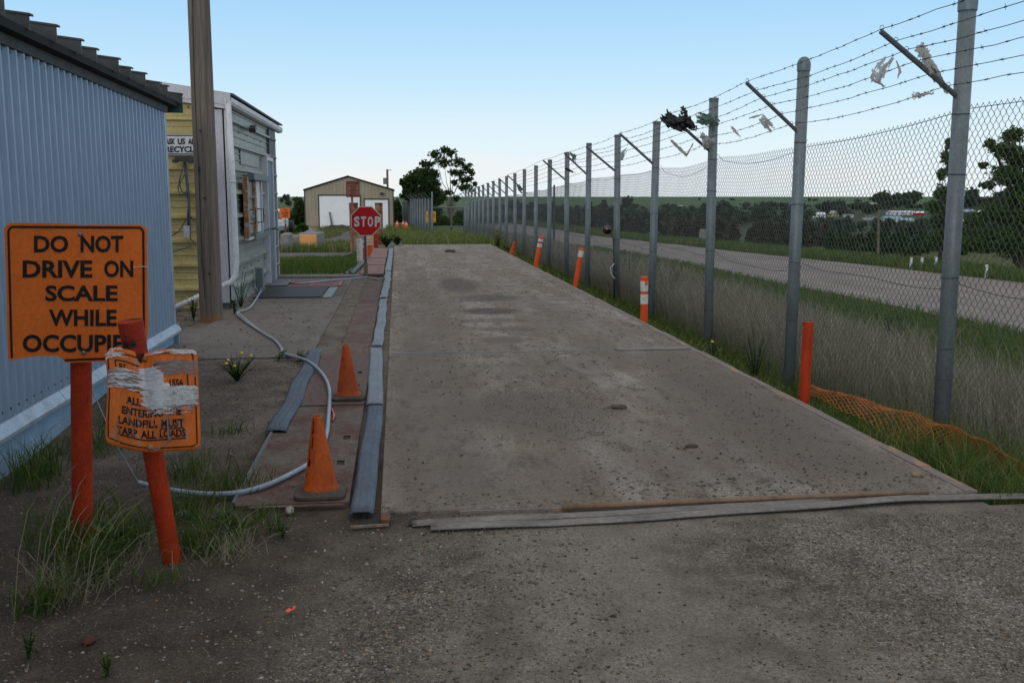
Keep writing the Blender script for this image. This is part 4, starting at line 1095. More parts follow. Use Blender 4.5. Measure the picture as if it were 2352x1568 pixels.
# ---- TO DUMP SITE sign, far left
ds = thing('direction_sign', tuple(yp(652, 530, 44)), 'small orange dump site sign on a thin post beyond the grey-green wall', 'sign')
fD = facing(44); mb = MB(); panel(mb, fD, rrect(642, 478, 666, 501, 1.5), .02); mb.build('sign_panel', M['orange_sign'], ds)
fD2 = facing(43.95); mb = MB(); text_on(mb, 'TO', fD2, 651, 660, 484.5, 480.5, .02); text_on(mb, 'DUMP', fD2, 647, 663, 491, 487, .02); text_on(mb, 'SITE', fD2, 649, 661, 498, 494, .02); mb.build('lettering', M['black'], ds)
mb = MB(); panel(mb, facing(43.9), rrect(651, 502, 659, 513, .5), .02); mb.build('small_plate', M['whiteband'], ds)
mb = MB(); text_on(mb, '15', facing(43.85), 653, 657.5, 511, 505, .03); mb.build('small_lettering', M['black'], ds)
a = yp(655, 500, 44); mb = MB(); mb.tube([(a[0], 44.08, G(a[0], 44) - .2), (a[0], 44.08, a[2])], .035, 8); mb.build('post', M['rust'], ds)
# ---- amber sign on the gate
ys_ = thing('gate_sign', tuple(yp(989, 510, 69)), 'amber sign with dark lettering hung on the gate post of the far fence', 'sign')
fY = facing(69.2); mb = MB(); panel(mb, fY, rrect(978.5, 485.5, 1001, 511, 1.5), .02); mb.build('sign_panel', M['yellowsign'], ys_)
fY2 = facing(69.1); mb = MB()
for i, (s_, a, d) in enumerate((('NOTICE', 984, 996), ('DO NOT DUMP', 980.5, 999.5), ('IN AREA WHILE', 980.5, 999.5), ('TIPPING OR', 981, 998), ('CLOSED', 985, 995), ('BY OPERATOR', 981, 999))):
    text_on(mb, s_, fY2, a, d, 490 + i * 3.9, 487.2 + i * 3.9, .02)
mb.build('lettering', M['darkred'], ys_)

# ============================================================= POLES, CONES, POSTS
up_ = thing('utility_pole', (-2.47, 13.41, -.02), 'thick weathered wooden pole between the blue shed and the yellow building', 'pole')
m, t, b = mat_new('grey_brown_pole_wood')
P = wpos(t, (9, 9, .35)); n1 = noise(t, P, 3, 8, .7, .3); n2 = noise(t, wpos(t, (22, 22, .5)), 4, 4, .7)
c = mixc(t, ramp(t, n1, [(.38, 0), (.62, 1)]), (.215, .172, .142), (.125, .098, .080)); c = mixc(t, .5, c, mixc(t, 1, c, ramp(t, n2, [(.35, .5), (.6, 1.25)]), 'MULTIPLY'))
sz = nn(t, 'ShaderNodeSeparateXYZ'); t.links.new(wpos(t), sz.inputs[0])
zz = math_(t, 'ADD', sz.outputs[2], math_(t, 'MULTIPLY', n1, .25)); c = mixc(t, ramp(t, zz, [(.16, .8), (.24, 0)]), c, (.30, .14, .05))
setc(t, b, c); b.inputs['Roughness'].default_value = .9; bump(t, b, n2, .5, .01); M['polewood'] = m
mb = MB(); mb.tube([(-2.465, 13.41, -.2), (-2.47, 13.41, 0), (-2.462, 13.41, 2.2), (-2.455, 13.41, 4.2), (-2.45, 13.41, 8)], [.150, .148, .143, .137, .125], 28); mb.build('pole', M['polewood'], up_, smooth=True)
mb = MB(); a = -2.5
mb.tube([(-2.505, 13.41 - .144, 4.2), (-2.53, 13.41 - .131, 3.1), (-2.525, 13.41 - .133, 2.2), (-2.53, 13.41 - .137, .9), (-2.52, 13.41 - .141, .3)], .0035, 4); mb.build('crack', M['black'], up_)
mb = MB()
for (x, y) in ((481, 300), (478, 385), (477, 392), (459, 500), (503, 628), (452, 246), (492, 455)):
    mb.box(tuple(yp(x * .94 + 8, y, 13.26)), (.018, .02, .022))
mb.build('knot', M['black'], up_)

def cone(name, loc, lean, h, rb, base, mat, bmat, label, group, tears=(), band=False, seed=0):
    e = thing(name, loc, label, 'traffic cone', group)
    n, m_ = 40, 26; r0 = rb; r1 = rb * .24; vs = []; fs = []
    L = Vector(loc); 
    for j in range(m_ + 1):
        v = j / m_; r = r0 * (1 - v) + r1 * v; 
        if v < .04: r = r0 * 1.06
        for i in range(n):
            a = 2 * math.pi * i / n; rr = r * (1 + .012 * math.sin(3 * a + v * 4 + seed))
            vs.append((L.x + rr * math.cos(a) + lean[0] * v * h, L.y + rr * math.sin(a) + lean[1] * v * h, L.z + .02 + v * h))
    for j in range(m_):
        for i in range(n):
            a = (i + .5) / n * 360; v = (j + .5) / m_
            if any(abs(a - A) < wA * (1 - .2 * math.sin(v * 60)) and v0 < v < v1 for (A, wA, v0, v1) in tears): continue
            fs.append((j * n + i, j * n + (i + 1) % n, (j + 1) * n + (i + 1) % n, (j + 1) * n + i))
    mb = MB(); mb.add(vs, fs); mb.build('cone_body', mat, e, smooth=True, solid=.004)
    mb = MB(); b2 = base / 2
    P_ = [(L.x + x, L.y + y, L.z) for x, y in rrect(-b2, -b2, b2, b2, b2 * .35)]
    mb.prism(P_, (0, 0, 0), (0, 0, .022)); mb.lathe((L.x, L.y, L.z + .02), [(rb * 1.5, 0), (rb * 1.25, .006), (rb * 1.08, .014)], 32); mb.build('base', bmat, e, bevel=.006)
    if band:
        mb = MB(); v = .62; r = lambda v: (r0 * (1 - v) + r1 * v) + .004
        mb.lathe((L.x + lean[0] * .7 * h, L.y, L.z + .02), [(r(.58), .58 * h), (r(.8), .8 * h)], 24); mb.build('white_band', M['whiteband'], e, smooth=True)
    return e
cone('traffic_cone', (-.44, 5.34, .01), (-.02, .0), .415, .092, .275, M['cone'], M['cone_base'], 'nearest orange traffic cone, split and torn down its left side', 'faded orange cones beside the scale', tears=[(222, 9, .72, .93), (214, 7, .30, .44), (212, 4.6, .44, .56), (228, 3.5, .56, .72), (205, 5, .18, .23)], seed=1)
cone('traffic_cone', (-.415, 7.93, .014), (-.02, .0), .415, .093, .265, M['cone'], M['cone_base'], 'undamaged faded orange traffic cone on the plate, second from the camera', 'faded orange cones beside the scale', seed=2)
cc = cone('traffic_cone', (3.31, 29.2, -.28), (.0, 0), .60, .12, .33, M['cone'], M['cone_base'], 'small tilted orange cone in the weeds at the right edge of the scale', None)
cc.rotation_euler = (0, R(14), 0)
for (x, Yc, lab) in ((912, 86, 'leftmost of three bright cones beside the garage'), (926, 87, 'middle and rearmost of three bright cones beside the garage'), (933, 84, 'rightmost of three bright cones beside the garage')):
    a = yp(x, 500, Yc); cone('traffic_cone', (a[0], Yc, G(a[0], Yc)), (0, 0), .72, .21, .5, M['cone_new'], M['cone_new'], lab, 'bright cones beside the garage', band=True)

def delineator(p, q, r, label, bands=((.72, .96),), mat='delin', group='orange marker posts along the scale', name='marker_post', bandmat='whiteband', cap=True):
    p = Vector(p); q = Vector(q)
    e = thing(name, p, label, 'marker post', group)
    MB().tube([p, p.lerp(q, .5), q], [r, r * .97, r * .95], 20).build('tube', M[mat], e, smooth=False)
    for (a, c) in bands: MB().tube([p.lerp(q, a), p.lerp(q, c)], r * 1.035, 20, cap=False).build('reflective_band', M[bandmat], e, smooth=True)
    if cap: MB().lathe(tuple(q), [(r * 1.0, 0), (r * .7, .012), (0, .018)], 16).build('cap', M[mat], e, smooth=True)
    return e
a = yp(1480, 637, 12.75); d1 = delineator((3.245, 12.75, -.35), (a[0], 12.75, a[2]), .050, 'upright orange marker post with peeling white bands by the fence', [(.62, .76), (.80, .95)])
MB().box((3.245, 12.695, .50), (.03, .01, .06)).build('peeled_patch', M['delin'], d1)
a = yp(1336, 572, 18); delineator((3.23, 17.98, -.15), (a[0], 18, a[2]), .048, 'leaning orange marker post with one white band, middle of the three', [(.82, .96)])
a = yp(1243, 545, 23.2); delineator((3.22, 23.2, -.15), (a[0], 23.2, a[2]), .058, 'farthest leaning orange marker post with two white bands', [(.72, .82), (.88, .95)])
a = yp(1857, 739, 7.85); c = yp(1846, 905, 7.8); delineator((c[0], 7.8, -.4), (a[0], 7.85, a[2]), .046, 'plain red-orange pipe post beside the second fence post', [], mat='redpost', name='pipe_post', group=None, cap=False)
# posts behind the stop sign
def upr(x, yt, yb, Yd, r, mat, label, name='bollard', cap=None, bands=()):
    a = yp(x, yt, Yd); e = thing(name, (a[0], Yd, G(a[0], Yd)), label, 'post')
    MB().tube([(a[0], Yd, G(a[0], Yd) - .15), (a[0], Yd, a[2])], r, 16).build('post', M[mat], e, smooth=False)
    if cap: MB().tube([(a[0], Yd, a[2]), (a[0], Yd, a[2] + .07)], r * 1.05, 16).build('cap', M[cap], e)
    for (y0, y1, bm) in bands: MB().tube([tuple(yp(x, y0, Yd)), tuple(yp(x, y1, Yd))], r * 1.04, 16, cap=False).build('reflective_band', M[bm], e)
upr(812, 470, 0, 38, .165, 'rustpole', 'tall rusty yellow bollard with dark cap left of the stop sign', cap='tin')
upr(870, 470, 0, 40, .150, 'rustpole', 'tall grey and rusty bollard with dark cap right of the stop sign', cap='tin')
upr(825.5, 549, 0, 24.4, .070, 'whiteband', 'white square marker post left of the stop sign post', 'marker_post')
upr(836, 549, 0, 25.4, .060, 'delin', 'orange marker post with two white bands behind the white one', 'marker_post', bands=((552, 558, 'whiteband'), (563, 569, 'whiteband')))
upr(849, 549, 0, 28.4, .075, 'delin', 'far orange marker post with white bands right behind the stop sign post', 'marker_post', bands=((551, 555, 'whiteband'), (558, 562, 'whiteband')))
upr(848, 536, 0, 33, .09, 'cream', 'left cream-painted post under the stop sign', 'bollard')
upr(857.5, 536, 0, 33.4, .09, 'cream', 'right cream-painted post under the stop sign', 'bollard')
upr(863, 536, 0, 31.5, .075, 'redpost', 'rusty red post standing at the far end of the red plates', 'bollard')

# ---- concrete blocks
def block(x0, x1, ytop, Yd, depth, mat, label, h=None, side=None, rot=0):
    a = yp(x0, 500, Yd); c = yp(x1, 500, Yd); zt_ = yp((x0 + x1) / 2, ytop, Yd)[2]; xm = (a[0] + c[0]) / 2
    e = thing('concrete_block', (xm, Yd + depth / 2, G(xm, Yd)), label, 'concrete block', 'concrete blocks beyond the yard grass')
    wv = abs(c[0] - a[0]); z0 = G(xm, Yd) - .12
    MB().bb((xm - wv / 2, Yd, z0), (xm + wv / 2, Yd + depth, zt_)).build('block', M[side or mat], e, bevel=.06)
    if side: MB().bb((xm - wv / 2 + .06, Yd - .012, z0 + .02), (xm + wv / 2 - .06, Yd + .006, zt_ - .06)).build('painted_face', M[mat], e, bevel=.01)
    e.rotation_euler = (0, 0, R(rot))
block(688, 734, 535, 41.5, 1.6, 'orange_block', 'concrete block with pale orange painted end, beside the yard grass', side='concrete_block', rot=-6)
block(655, 684, 542, 44, 1.4, 'concrete_block', 'plain grey concrete block directly left of the orange-painted one', rot=0)
block(642, 664, 537, 38.5, 1.2, 'concrete_block', 'plain grey concrete block nearest the building corner')
block(700, 720, 530, 50, 1.0, 'concrete_block', 'grey concrete block behind the orange-painted one')

# ---- conduit on the ground
def hose(pts, r, name, mat, label, cat):
    P_ = [Vector(p) for p in pts]; Q = []
    for i in range(len(P_) - 1):
        p0, p1, p2, p3 = P_[max(i - 1, 0)], P_[i], P_[i + 1], P_[min(i + 2, len(P_) - 1)]
        for k in range(8):
            u = k / 8; Q.append(.5 * ((2 * p1) + (p2 - p0) * u + (2 * p0 - 5 * p1 + 4 * p2 - p3) * u * u + (3 * p1 - p0 - 3 * p2 + p3) * u ** 3))
    Q.append(P_[-1]); o = MB().tube(Q, r, 10).build(name, mat, smooth=True); tag(o, label, cat); return o
def gq(x, y, z): return tuple(gp(x, y, z))
hose([(-2.33, 17.2, .03), gq(575, 705, .02), gq(545, 718, .02), gq(560, 735, .02), gq(600, 762, .02), gq(632, 782, .02), gq(646, 800, .015), gq(652, 812, .01), gq(700, 826, .045), gq(728, 845, .045), gq(748, 870, .04), gq(757, 900, .035), gq(755, 950, .035), gq(748, 1005, .035), gq(720, 1055, .03), gq(660, 1092, .03), gq(600, 1118, .03), gq(545, 1131, .02), gq(490, 1134, .015), gq(430, 1130, .015), gq(370, 1121, .015), gq(318, 1108, .015)], .0145, 'conduit_hose', M['hose'], 'long pale blue-grey conduit winding from the building past the cones', 'conduit')
hose([gq(318, 1108, .02), tuple(yp(290, 1060, 5.4)), tuple(yp(272, 1030, 5.2)), tuple(yp(240, 960, 5.0)), tuple(yp(205, 880, 4.9))], .0028, 'wire', M['trim'], 'thin pale wire rising from the conduit end towards the upright sign post', 'wire')
hose([(-2.1, 19.42, .02), gq(680, 651, .03), gq(740, 646, .03), gq(800, 640, .035), gq(845, 637, .04), gq(868, 642, .02)], .016, 'conduit_hose', M['hose'], 'straight grey conduit crossing the pavement to the stop sign', 'conduit')
hose([gq(545, 716, .02), gq(575, 742, .01), gq(600, 762, .012)], .010, 'wooden_lath', M['trim'], 'short pale lath beside the conduit near the wall corner', 'lath')

# ---- litter and stones
def lump(p, r, mat, name, label, cat, sq=(1, 1, .6), seed=0):
    g = np.random.default_rng(seed + 11); mb = MB(); n, m_ = 12, 7; vs = []
    ph = g.random(6) * 6
    for j in range(m_ + 1):
        th = math.pi * j / m_
        for i in range(n):
            a = 2 * math.pi * i / n; d = np.array([math.sin(th) * math.cos(a), math.sin(th) * math.sin(a), math.cos(th)])
            k = r * (1 + .18 * math.sin(d[0] * 3 + ph[0]) + .15 * math.sin(d[1] * 4 + ph[1]) + .12 * math.sin(d[2] * 5 + ph[2] + d[0] * 4))
            vs.append((p[0] + d[0] * k * sq[0], p[1] + d[1] * k * sq[1], p[2] + r * sq[2] * .6 + d[2] * k * sq[2]))
    mb.add(vs, [(j * n + i, j * n + (i + 1) % n, (j + 1) * n + (i + 1) % n, (j + 1) * n + i) for j in range(m_) for i in range(n)])
    o = mb.build(name, mat, smooth=True); tag(o, label, cat); return o
lump(gq(665, 1178, -.01), .028, M['rock'], 'rock', 'pale rock by the timber edge in front of the split cone', 'rock', (1, 1, .7), 1)
lump(gq(418, 1187, -.02), .030, M['rock'], 'rock', 'grey rock in the grass beside the leaning sign post', 'rock', (1, 1, .8), 2)
lump(gq(2105, 1094, .003), .025, M['tanrock'], 'rock', 'smooth tan stone on the near right corner of the deck', 'rock', (1, 1, .85), 3)
lump(gq(1422, 938, .0), .040, M['mudlump'], 'mud_clod', 'flat dark clod with pale twig in the middle of the near deck', 'clod', (1.5, 1, .5), 4)
lump(gq(1035, 579, .0), .10, M['mudlump'], 'mud_clod', 'dark clod near the far end of the deck', 'clod', (1.5, 1, .45), 5)
lump(gq(1588, 1028, .0), .026, M['mudlump'], 'mud_clod', 'small rounded clod on the right half of the near deck', 'clod', (1.3, 1, .6), 6)
lump(gq(1526, 1153, -.02), .022, M['mudlump'], 'mud_clod', 'dark clod lying beside the brown steel bar', 'clod', (1.5, 1, .7), 7)
lump(gq(205, 1568 - 92, -.02), .022, weathered('brick', (.11, .040, .030), (.07, .03, .025), .9, 0, 20), 'brick_fragment', 'dark red brick fragment in the soil at the bottom left', 'brick', (1.3, .9, .6), 8)
tg = thing('plastic_tag', gq(665, 1405, -.01), 'small bright red plastic tag on the gravel in the foreground', 'tag')
rot = Matrix.Rotation(R(-35), 3, 'Z'); c = Vector(gq(666, 1403, 0))
mb = MB(); mb.box(c + Vector((0, 0, .006)), (.020, .040, .006), rot); mb.box(c + rot @ Vector((0, .022, .006)), (.012, .016, .010), rot); mb.build('tag_body', M['tag_red'], tg, bevel=.002)
MB().box(c + rot @ Vector((-.001, .012, .0102)), (.007, .010, .004), rot).build('slot', M['darkred'], tg)
pk = plain('pink_scrap', (.55, .14, .13), .6)
o = MB().grid(lambda u, v: (gp(762 + 6 * math.sin(v * 3) + 6 * (u - .5), 940 + 26 * v, .02)[0], gp(762, 940 + 26 * v, .02)[1], .02 + .012 * math.sin(u * 3 + v * 6)), 4, 8).build('plastic_scrap', pk); tag(o, 'curved pink plastic scrap beside the conduit between the cones', 'scrap')
mb = MB(); g = random.Random(3); 
mb.tube([gq(62, 1392, -.0), gq(85, 1365, .01), gq(112, 1338, .03)], [.008, .007, .005], 6); o = mb.build('branch', M['bark'], smooth=True); tag(o, 'dark broken branch in the grass at the lower left', 'branch')
mb = MB(); mb.tube([gq(1385, 938, .01), gq(1420, 932, .05), gq(1440, 938, .01)], .004, 5); o = mb.build('twig', M['wood_old'], smooth=True); tag(o, 'pale twig stuck in the flat clod on the deck', 'twig')
mb = MB(); mb.tube([gq(420, 1630, -.0), gq(428, 1645, .006), gq(436, 1660, .0)], .005, 5)
o = mb.build('stick', M['trim'], smooth=True); tag(o, 'short whitish stick at the bottom of the picture', 'stick')
# convex mirror on its stand
mr = thing('convex_mirror', tuple(yp(1408, 660, 18.2)), 'small round convex mirror on a black stand strapped to a fence post', 'mirror')
a = yp(1395, 527, 18.3); nrm = Matrix.Rotation(R(90), 3, 'X') @ Matrix.Rotation(R(-12), 3, 'Y')
MB().lathe(tuple(a), [(0, .03), (.045, .024), (.083, .0)], 28, nrm).build('mirror_glass', M['mirror'], mr, smooth=True)
mb = MB(); mb.lathe(tuple(a), [(.080, .006), (.092, .006), (.096, -.02), (.0, -.02)], 28, nrm); mb.build('rim', M['tin'], mr, smooth=True)
MB().tube([tuple(yp(1402, 533, 18.32)), tuple(yp(1409, 548, 18.32)), tuple(yp(1410, 580, 18.3)), tuple(yp(1411, 690, 18.3))], .016, 8).build('stand', M['tin'], mr, smooth=True)
MB().tube([tuple(yp(1411, 605, 18.25)), tuple(yp(1402, 615, 18.2)), tuple(yp(1404, 630, 18.2)), tuple(yp(1412, 640, 18.2))], .008, 6).build('strap', M['whiteband'], mr)
# utility pole beyond the garage
fp_ = thing('power_pole', tuple(yp(890, 520, 112)), 'slim power pole with transformer rising behind the garage', 'utility pole')
a = yp(889.5, 389, 112); mb = MB(); mb.tube([(a[0], 112, -3.5), (a[0], 112, a[2])], .12, 8); mb.tube([(a[0], 112, a[2] - .1), tuple(yp(900, 391, 112))], .04, 6); mb.build('pole', M['wood_old'], fp_)
c = yp(884.5, 414, 112); MB().tube([(c[0], 112, c[2] - .45), (c[0], 112, c[2] + .25)], .22, 12).build('transformer', M['galv'], fp_)
# ============================================================= CHAIN LINK FENCE
def fx(y): return 4.0 + .0075 * y
PY = [6.87 + 2.92 * i for i in range(-1, 21)]
TOPZ = {-1: 3.03, 0: 3.00, 1: 2.94, 2: 2.88, 3: 2.80, 4: 2.77, 5: 2.77, 6: 2.70, 7: 2.63, 8: 2.56, 9: 2.52, 10: 2.46}
def topz(i): return TOPZ.get(i, 2.46 - .048 * (i - 10))
def armz(i): return topz(i) - .66
def meshz(i): return {-1: 2.34, 0: 2.28, 1: 2.15, 2: 2.13, 3: 2.08, 4: 2.04}.get(i, topz(i) - .74)
fence = thing('chain_link_fence', (fx(30), 30, -.4), 'long tall chain link fence with barbed wire arms along the right of the scale', 'fence')
def mesh_base(name, fn, mat):
    mb = MB(); fn(mb); a = mb
    me = bpy.data.meshes.new(name); me.from_pydata(a.v, [], a.f); me.materials.append(mat); return me
def inst(name, me, loc, parent, rot=None, scale=None):
    o = bpy.data.objects.new(name, me); COL.objects.link(o); o.parent = parent; o.location = Vector(loc) - origin(parent)
    if rot: o.rotation_euler = rot
    if scale: o.scale = scale
    return o
HP = 3.6
def _post(mb): mb.tube([(0, 0, -HP), (0, 0, -.0)], .060, 20)
def _cap(mb): mb.lathe((0, 0, 0), [(.066, -.075), (.068, -.01), (.064, .015), (.048, .045), (.025, .062), (0, .067)], 20)
def _flatcap(mb): mb.lathe((0, 0, 0), [(.061, -.05), (.063, .0), (0, .004)], 20)
def _tie(mb):
    mb.tube([(math.cos(a) * .0625, math.sin(a) * .0625, .004 * math.sin(a)) for a in [k * math.pi / 8 for k in range(17)]], .0032, 5, cap=False)
me_post = mesh_base('post', _post, M['galv']); me_cap = mesh_base('cap', _cap, M['galv']); me_fc = mesh_base('cap', _flatcap, M['galv_dark']); me_tie = mesh_base('tie_wire', _tie, M['tin'])
for me in (me_post, me_cap, me_fc): me.polygons.foreach_set('use_smooth', [True] * len(me.polygons))
AR = {}
rr_ = random.Random(11)
for n_, y in enumerate(PY):
    i = n_ - 1
    lean = [0, .006, -.004, .010, -.006, .004, 0, .006][i % 8]
    p = inst('post', me_post, (fx(y), y, topz(i)), fence, rot=(0, lean, 0))
    c_ = inst('cap', me_cap if i in (0, 1) else me_fc, (fx(y), y, topz(i)), fence); c_.parent = p; c_.location = (0, 0, 0)
    if i < 7:
        for zt_ in ([-.76, -1.42, -2.02, -2.62] if i % 2 else [-.80, -1.22, -1.93, -2.5, -2.72]):
            t_ = bpy.data.objects.new('tie_wire', me_tie); COL.objects.link(t_); t_.parent = p; t_.location = (0, 0, zt_ + rr_.uniform(-.04, .04)); t_.rotation_euler = (rr_.uniform(-.06, .06), rr_.uniform(-.06, .06), rr_.uniform(0, 6))
    if i in (7, 8): AR[i] = None; continue
    dx = -.52 + rr_.uniform(-.03, .03); dz = .45 + rr_.uniform(-.02, .03)
    if i == 0: dx, dz = -.60, .43
    if i == 4: dx = -.55
    a = Vector((fx(y) - .055, y - .01, armz(i))); e = a + Vector((dx, -.02, dz)); AR[i] = (a, e)
    mb = MB(); mb.tube([a, e], .020, 8); mb.build('barbed_wire_arm', M['galv_dark'], fence)

# mesh panels -------------------------------------------------
def chain_panel(name, p0, p1, zb0, zb1, zt0, zt1, fine, parent, Wd=.073, Hd=.086, rad=.00175, sag=.05, seed=0, topw=True):
    g = np.random.default_rng(seed)
    L = math.hypot(p1[0] - p0[0], p1[1] - p0[1]); cw = Wd / 2; ncol = int(L / cw); cw = L / ncol
    hh = Hd / 2; nrow = int((max(zt0, zt1) - min(zb0, zb1)) / hh) + 1
    sub = 4 if fine else 1
    tt = np.arange(0, nrow * sub + 1) / sub
    fr = tt % 1.0; base = np.floor(tt).astype(int)
    s_ = fr * fr * (3 - 2 * fr) if fine else fr
    zig = np.where(base % 2 == 0, s_, 1 - s_)                # 0..1..0
    cols_ = np.arange(ncol)
    par = (cols_ % 2)[:, None]
    xx = (cols_[:, None] + np.where(par == 0, zig[None], 1 - zig[None])) * cw
    u = xx / L
    top = zt0 + (zt1 - zt0) * u - sag * np.sin(np.pi * np.clip(u, 0, 1)) + .004 * np.sin(u * 11 + seed)
    bot = zb0 + (zb1 - zb0) * u
    zz = top - tt[None] * hh * (1 + .0 * u)
    zz = np.maximum(zz, bot)
    bulge = .012 * np.sin(np.pi * u) * np.sin((zz - bot) * 1.6 + seed) + .002 * np.sin(u * 23 + zz * 7 + seed)
    d = np.array([(p1[0] - p0[0]) / L, (p1[1] - p0[1]) / L]); nrm = np.array([d[1], -d[0]])
    weave = (np.where(np.arange(len(tt)) % (2 * sub) < sub, 1, -1) * .002)[None]
    bx = p0[0] + d[0] * xx + nrm[0] * (bulge + weave); by = p0[1] + d[1] * xx + nrm[1] * (bulge + weave)
    C_ = np.stack([bx, by, zz], -1)                           # ncol x nt x 3
    T = np.gradient(C_, axis=1); T /= np.linalg.norm(T, axis=-1, keepdims=True) + 1e-9
    N3 = np.array([nrm[0], nrm[1], 0.]); Bv = np.cross(T, N3); Bv /= np.linalg.norm(Bv, axis=-1, keepdims=True) + 1e-9
    V = []
    for k in range(3):
        a = 2 * math.pi * k / 3; V.append(C_ + rad * (math.cos(a) * N3 + math.sin(a) * Bv))
    V = np.stack(V, 2)                                        # ncol, nt, 3, 3
    nt_ = len(tt); ids = np.arange(ncol * nt_ * 3).reshape(ncol, nt_, 3)
    Q = []
    for k in range(3):
        k2 = (k + 1) % 3
        Q.append(np.stack([ids[:, :-1, k], ids[:, :-1, k2], ids[:, 1:, k2], ids[:, 1:, k]], -1).reshape(-1, 4))
    keep = (zz[:, :-1] > bot[:, :-1] + 1e-4).reshape(-1)
    Q = np.concatenate([q[keep] for q in Q])
    return np_mesh(name, V.reshape(-1, 3), Q, M['galv_dark'], parent)
for n_ in range(len(PY) - 1):
    i = n_ - 1; y0, y1 = PY[n_], PY[n_ + 1]
    x0, x1 = fx(y0) + .075, fx(y1) + .075
    zb0, zb1 = G(x0, y0) + .01, G(x1, y1) + .01
    chain_panel('mesh_panel', (x0, y0), (x1, y1), zb0, zb1, meshz(i), meshz(i + 1), i < 5, fence, sag=[.03, .02, .05, .03, .02, .04, .02][i % 7], seed=i + 3,
                rad=.0021 if i < 8 else .0018)
    mb = MB(); g = random.Random(i)
    sgs = [.03, .10, .16, .02, .05, .12, .03][i % 7]
    pts = [(x0 - .004 + (x1 - x0) * u, y0 + (y1 - y0) * u, meshz(i) * (1 - u) + meshz(i + 1) * u - .03 - sgs * math.sin(math.pi * u) + (.07 if u in (0, 1) and i in (1, 2) else 0)) for u in [k / 12 for k in range(13)]]
    mb.tube(pts, .0028, 5)
    mb.build('top_wire', M['wire'], fence)
    if i < 6:
        sgs = [.05, .12, .04, .10, .16, .05][i % 6]; zc = .95
        pts = [(x0 - .004 + (x1 - x0) * u, y0 + (y1 - y0) * u, zc - .04 * i - sgs * math.sin(math.pi * u) - .02 * math.sin(u * 9)) for u in [k / 12 for k in range(13)]]
        MB().tube(pts, .0028, 5).build('middle_wire', M['wire'], fence)
# barbed strands ----------------------------------------------
ai = [i for i in range(-1, 21) if AR.get(i)]
for s_ in range(6):
    f = [.985, .80, .66, .50, .30, .10][s_]
    pts = []; g = random.Random(s_ * 7 + 1)
    for i in ai:
        a, e = AR[i]; pts.append(a.lerp(e, f) + Vector((0, 0, .022)))
    Q = []
    for p, q in zip(pts[:-1], pts[1:]):
        n = max(4, int((q - p).length / .22)); sg = g.uniform(.01, .05)
        for k in range(n):
            u = k / n; Q.append(p.lerp(q, u) + Vector((g.uniform(-.004, .004), 0, -sg * math.sin(math.pi * u) + g.uniform(-.005, .005))))
    Q.append(pts[-1])
    mb = MB()
    st = Q[0] - (Q[1] - Q[0]) * 12
    mb.tube([st] + Q, .0026, 4, cap=False)
    acc = 0
    for p, q in zip(Q[:-1], Q[1:]):
        L = (q - p).length; acc += L
        if p.y > 34: break
        if acc > .12:
            acc = 0; c = p.lerp(q, g.random())
            mb.tube([c - Vector((0, .014, 0)), c + Vector((0, .014, 0))], .0050, 4)
            for kk in range(2):
                d = Vector((g.uniform(-1, 1), g.uniform(-.5, .5), g.uniform(-1, 1))).normalized() * .020
                mb.tube([c - d, c + d], [.0010, .0010], 3)
    mb.build('barbed_wire', M['wire'], fence)
for i in (0, 1, 2, 3):
    a, e = AR[i]
    for f in (.985, .80, .66, .50, .30, .10):
        c = a.lerp(e, f) + Vector((0, 0, .03)); MB().tube([c + Vector((math.cos(t_) * .015, 0, math.sin(t_) * .017)) for t_ in [k * math.pi / 5 for k in range(11)]], .0022, 4).build('wire_clip', M['wire'], fence)

# far run of fence, gate ---------------------------------------
f2 = thing('chain_link_fence', (1.6, 82, -1.2), 'far run of chain link fence with leaning arms between the gate and the garage', 'fence')
A_ = Vector((2.30, 66)); B_ = Vector((.60, 104)); nP = 14; pp = []
for k in range(nP):
    q = A_.lerp(B_, k / (nP - 1)); z1 = 1.62 - .30 - .0 * k
    zt_ = [1.55, 1.50][k % 2] - .010 * k; pp.append((q.x, q.y, zt_))
    o = inst('post', me_post, (q.x, q.y, zt_), f2)
    a = Vector((q.x - .05, q.y, zt_ - .12)); mb = MB(); mb.tube([a, a + Vector((-.48, 0, .45))], .022, 6); mb.build('barbed_wire_arm', M['galv_dark'], f2)
for (p, q) in zip(pp[:-1], pp[1:]):
    chain_panel('mesh_panel', p[:2], q[:2], G(*p[:2]), G(*q[:2]), p[2] - .15, q[2] - .15, False, f2, seed=3, Wd=.11, Hd=.12, rad=.0022)
for f in (.9, .6, .3):
    MB().tube([(p[0] - .05 - .48 * f, p[1], p[2] - .12 + .45 * f + .02) for p in pp], .004, 3).build('barbed_wire', M['wire'], f2)
gt = thing('pipe_gate', (3.5, 69.5, -1.2), 'closed pipe framed wire gate between the two fence runs at the far end', 'gate')
gl = yp(993, 500, 69.4)[0]; gr_ = yp(1067, 500, 69.4)[0]; z1 = float(yp(1030, 476.5, 69.4)[2]); z2 = float(yp(1030, 520.5, 69.4)[2])
mb = MB(); mb.tube([(gl, 69.4, z1), (gr_, 69.4, z1)], .035, 8); mb.build('top_bar', M['galv'], gt, smooth=True)
mb = MB(); mb.tube([(gl, 69.4, z2), (gr_, 69.4, z2)], .035, 8); mb.build('bottom_bar', M['galv'], gt, smooth=True)
for (x, zt_) in ((gl, float(yp(993, 440, 69.4)[2])), (gr_, z1 + .05)):
    MB().tube([(x, 69.4, -1.5), (x, 69.4, zt_)], .055, 10).build('gate_post', M['galv'], gt, smooth=True)
chain_panel('gate_mesh', (gl, 69.4), (gr_, 69.4), z2, z2, z1, z1, False, gt, seed=2, Wd=.15, Hd=.16, rad=.003, sag=0)
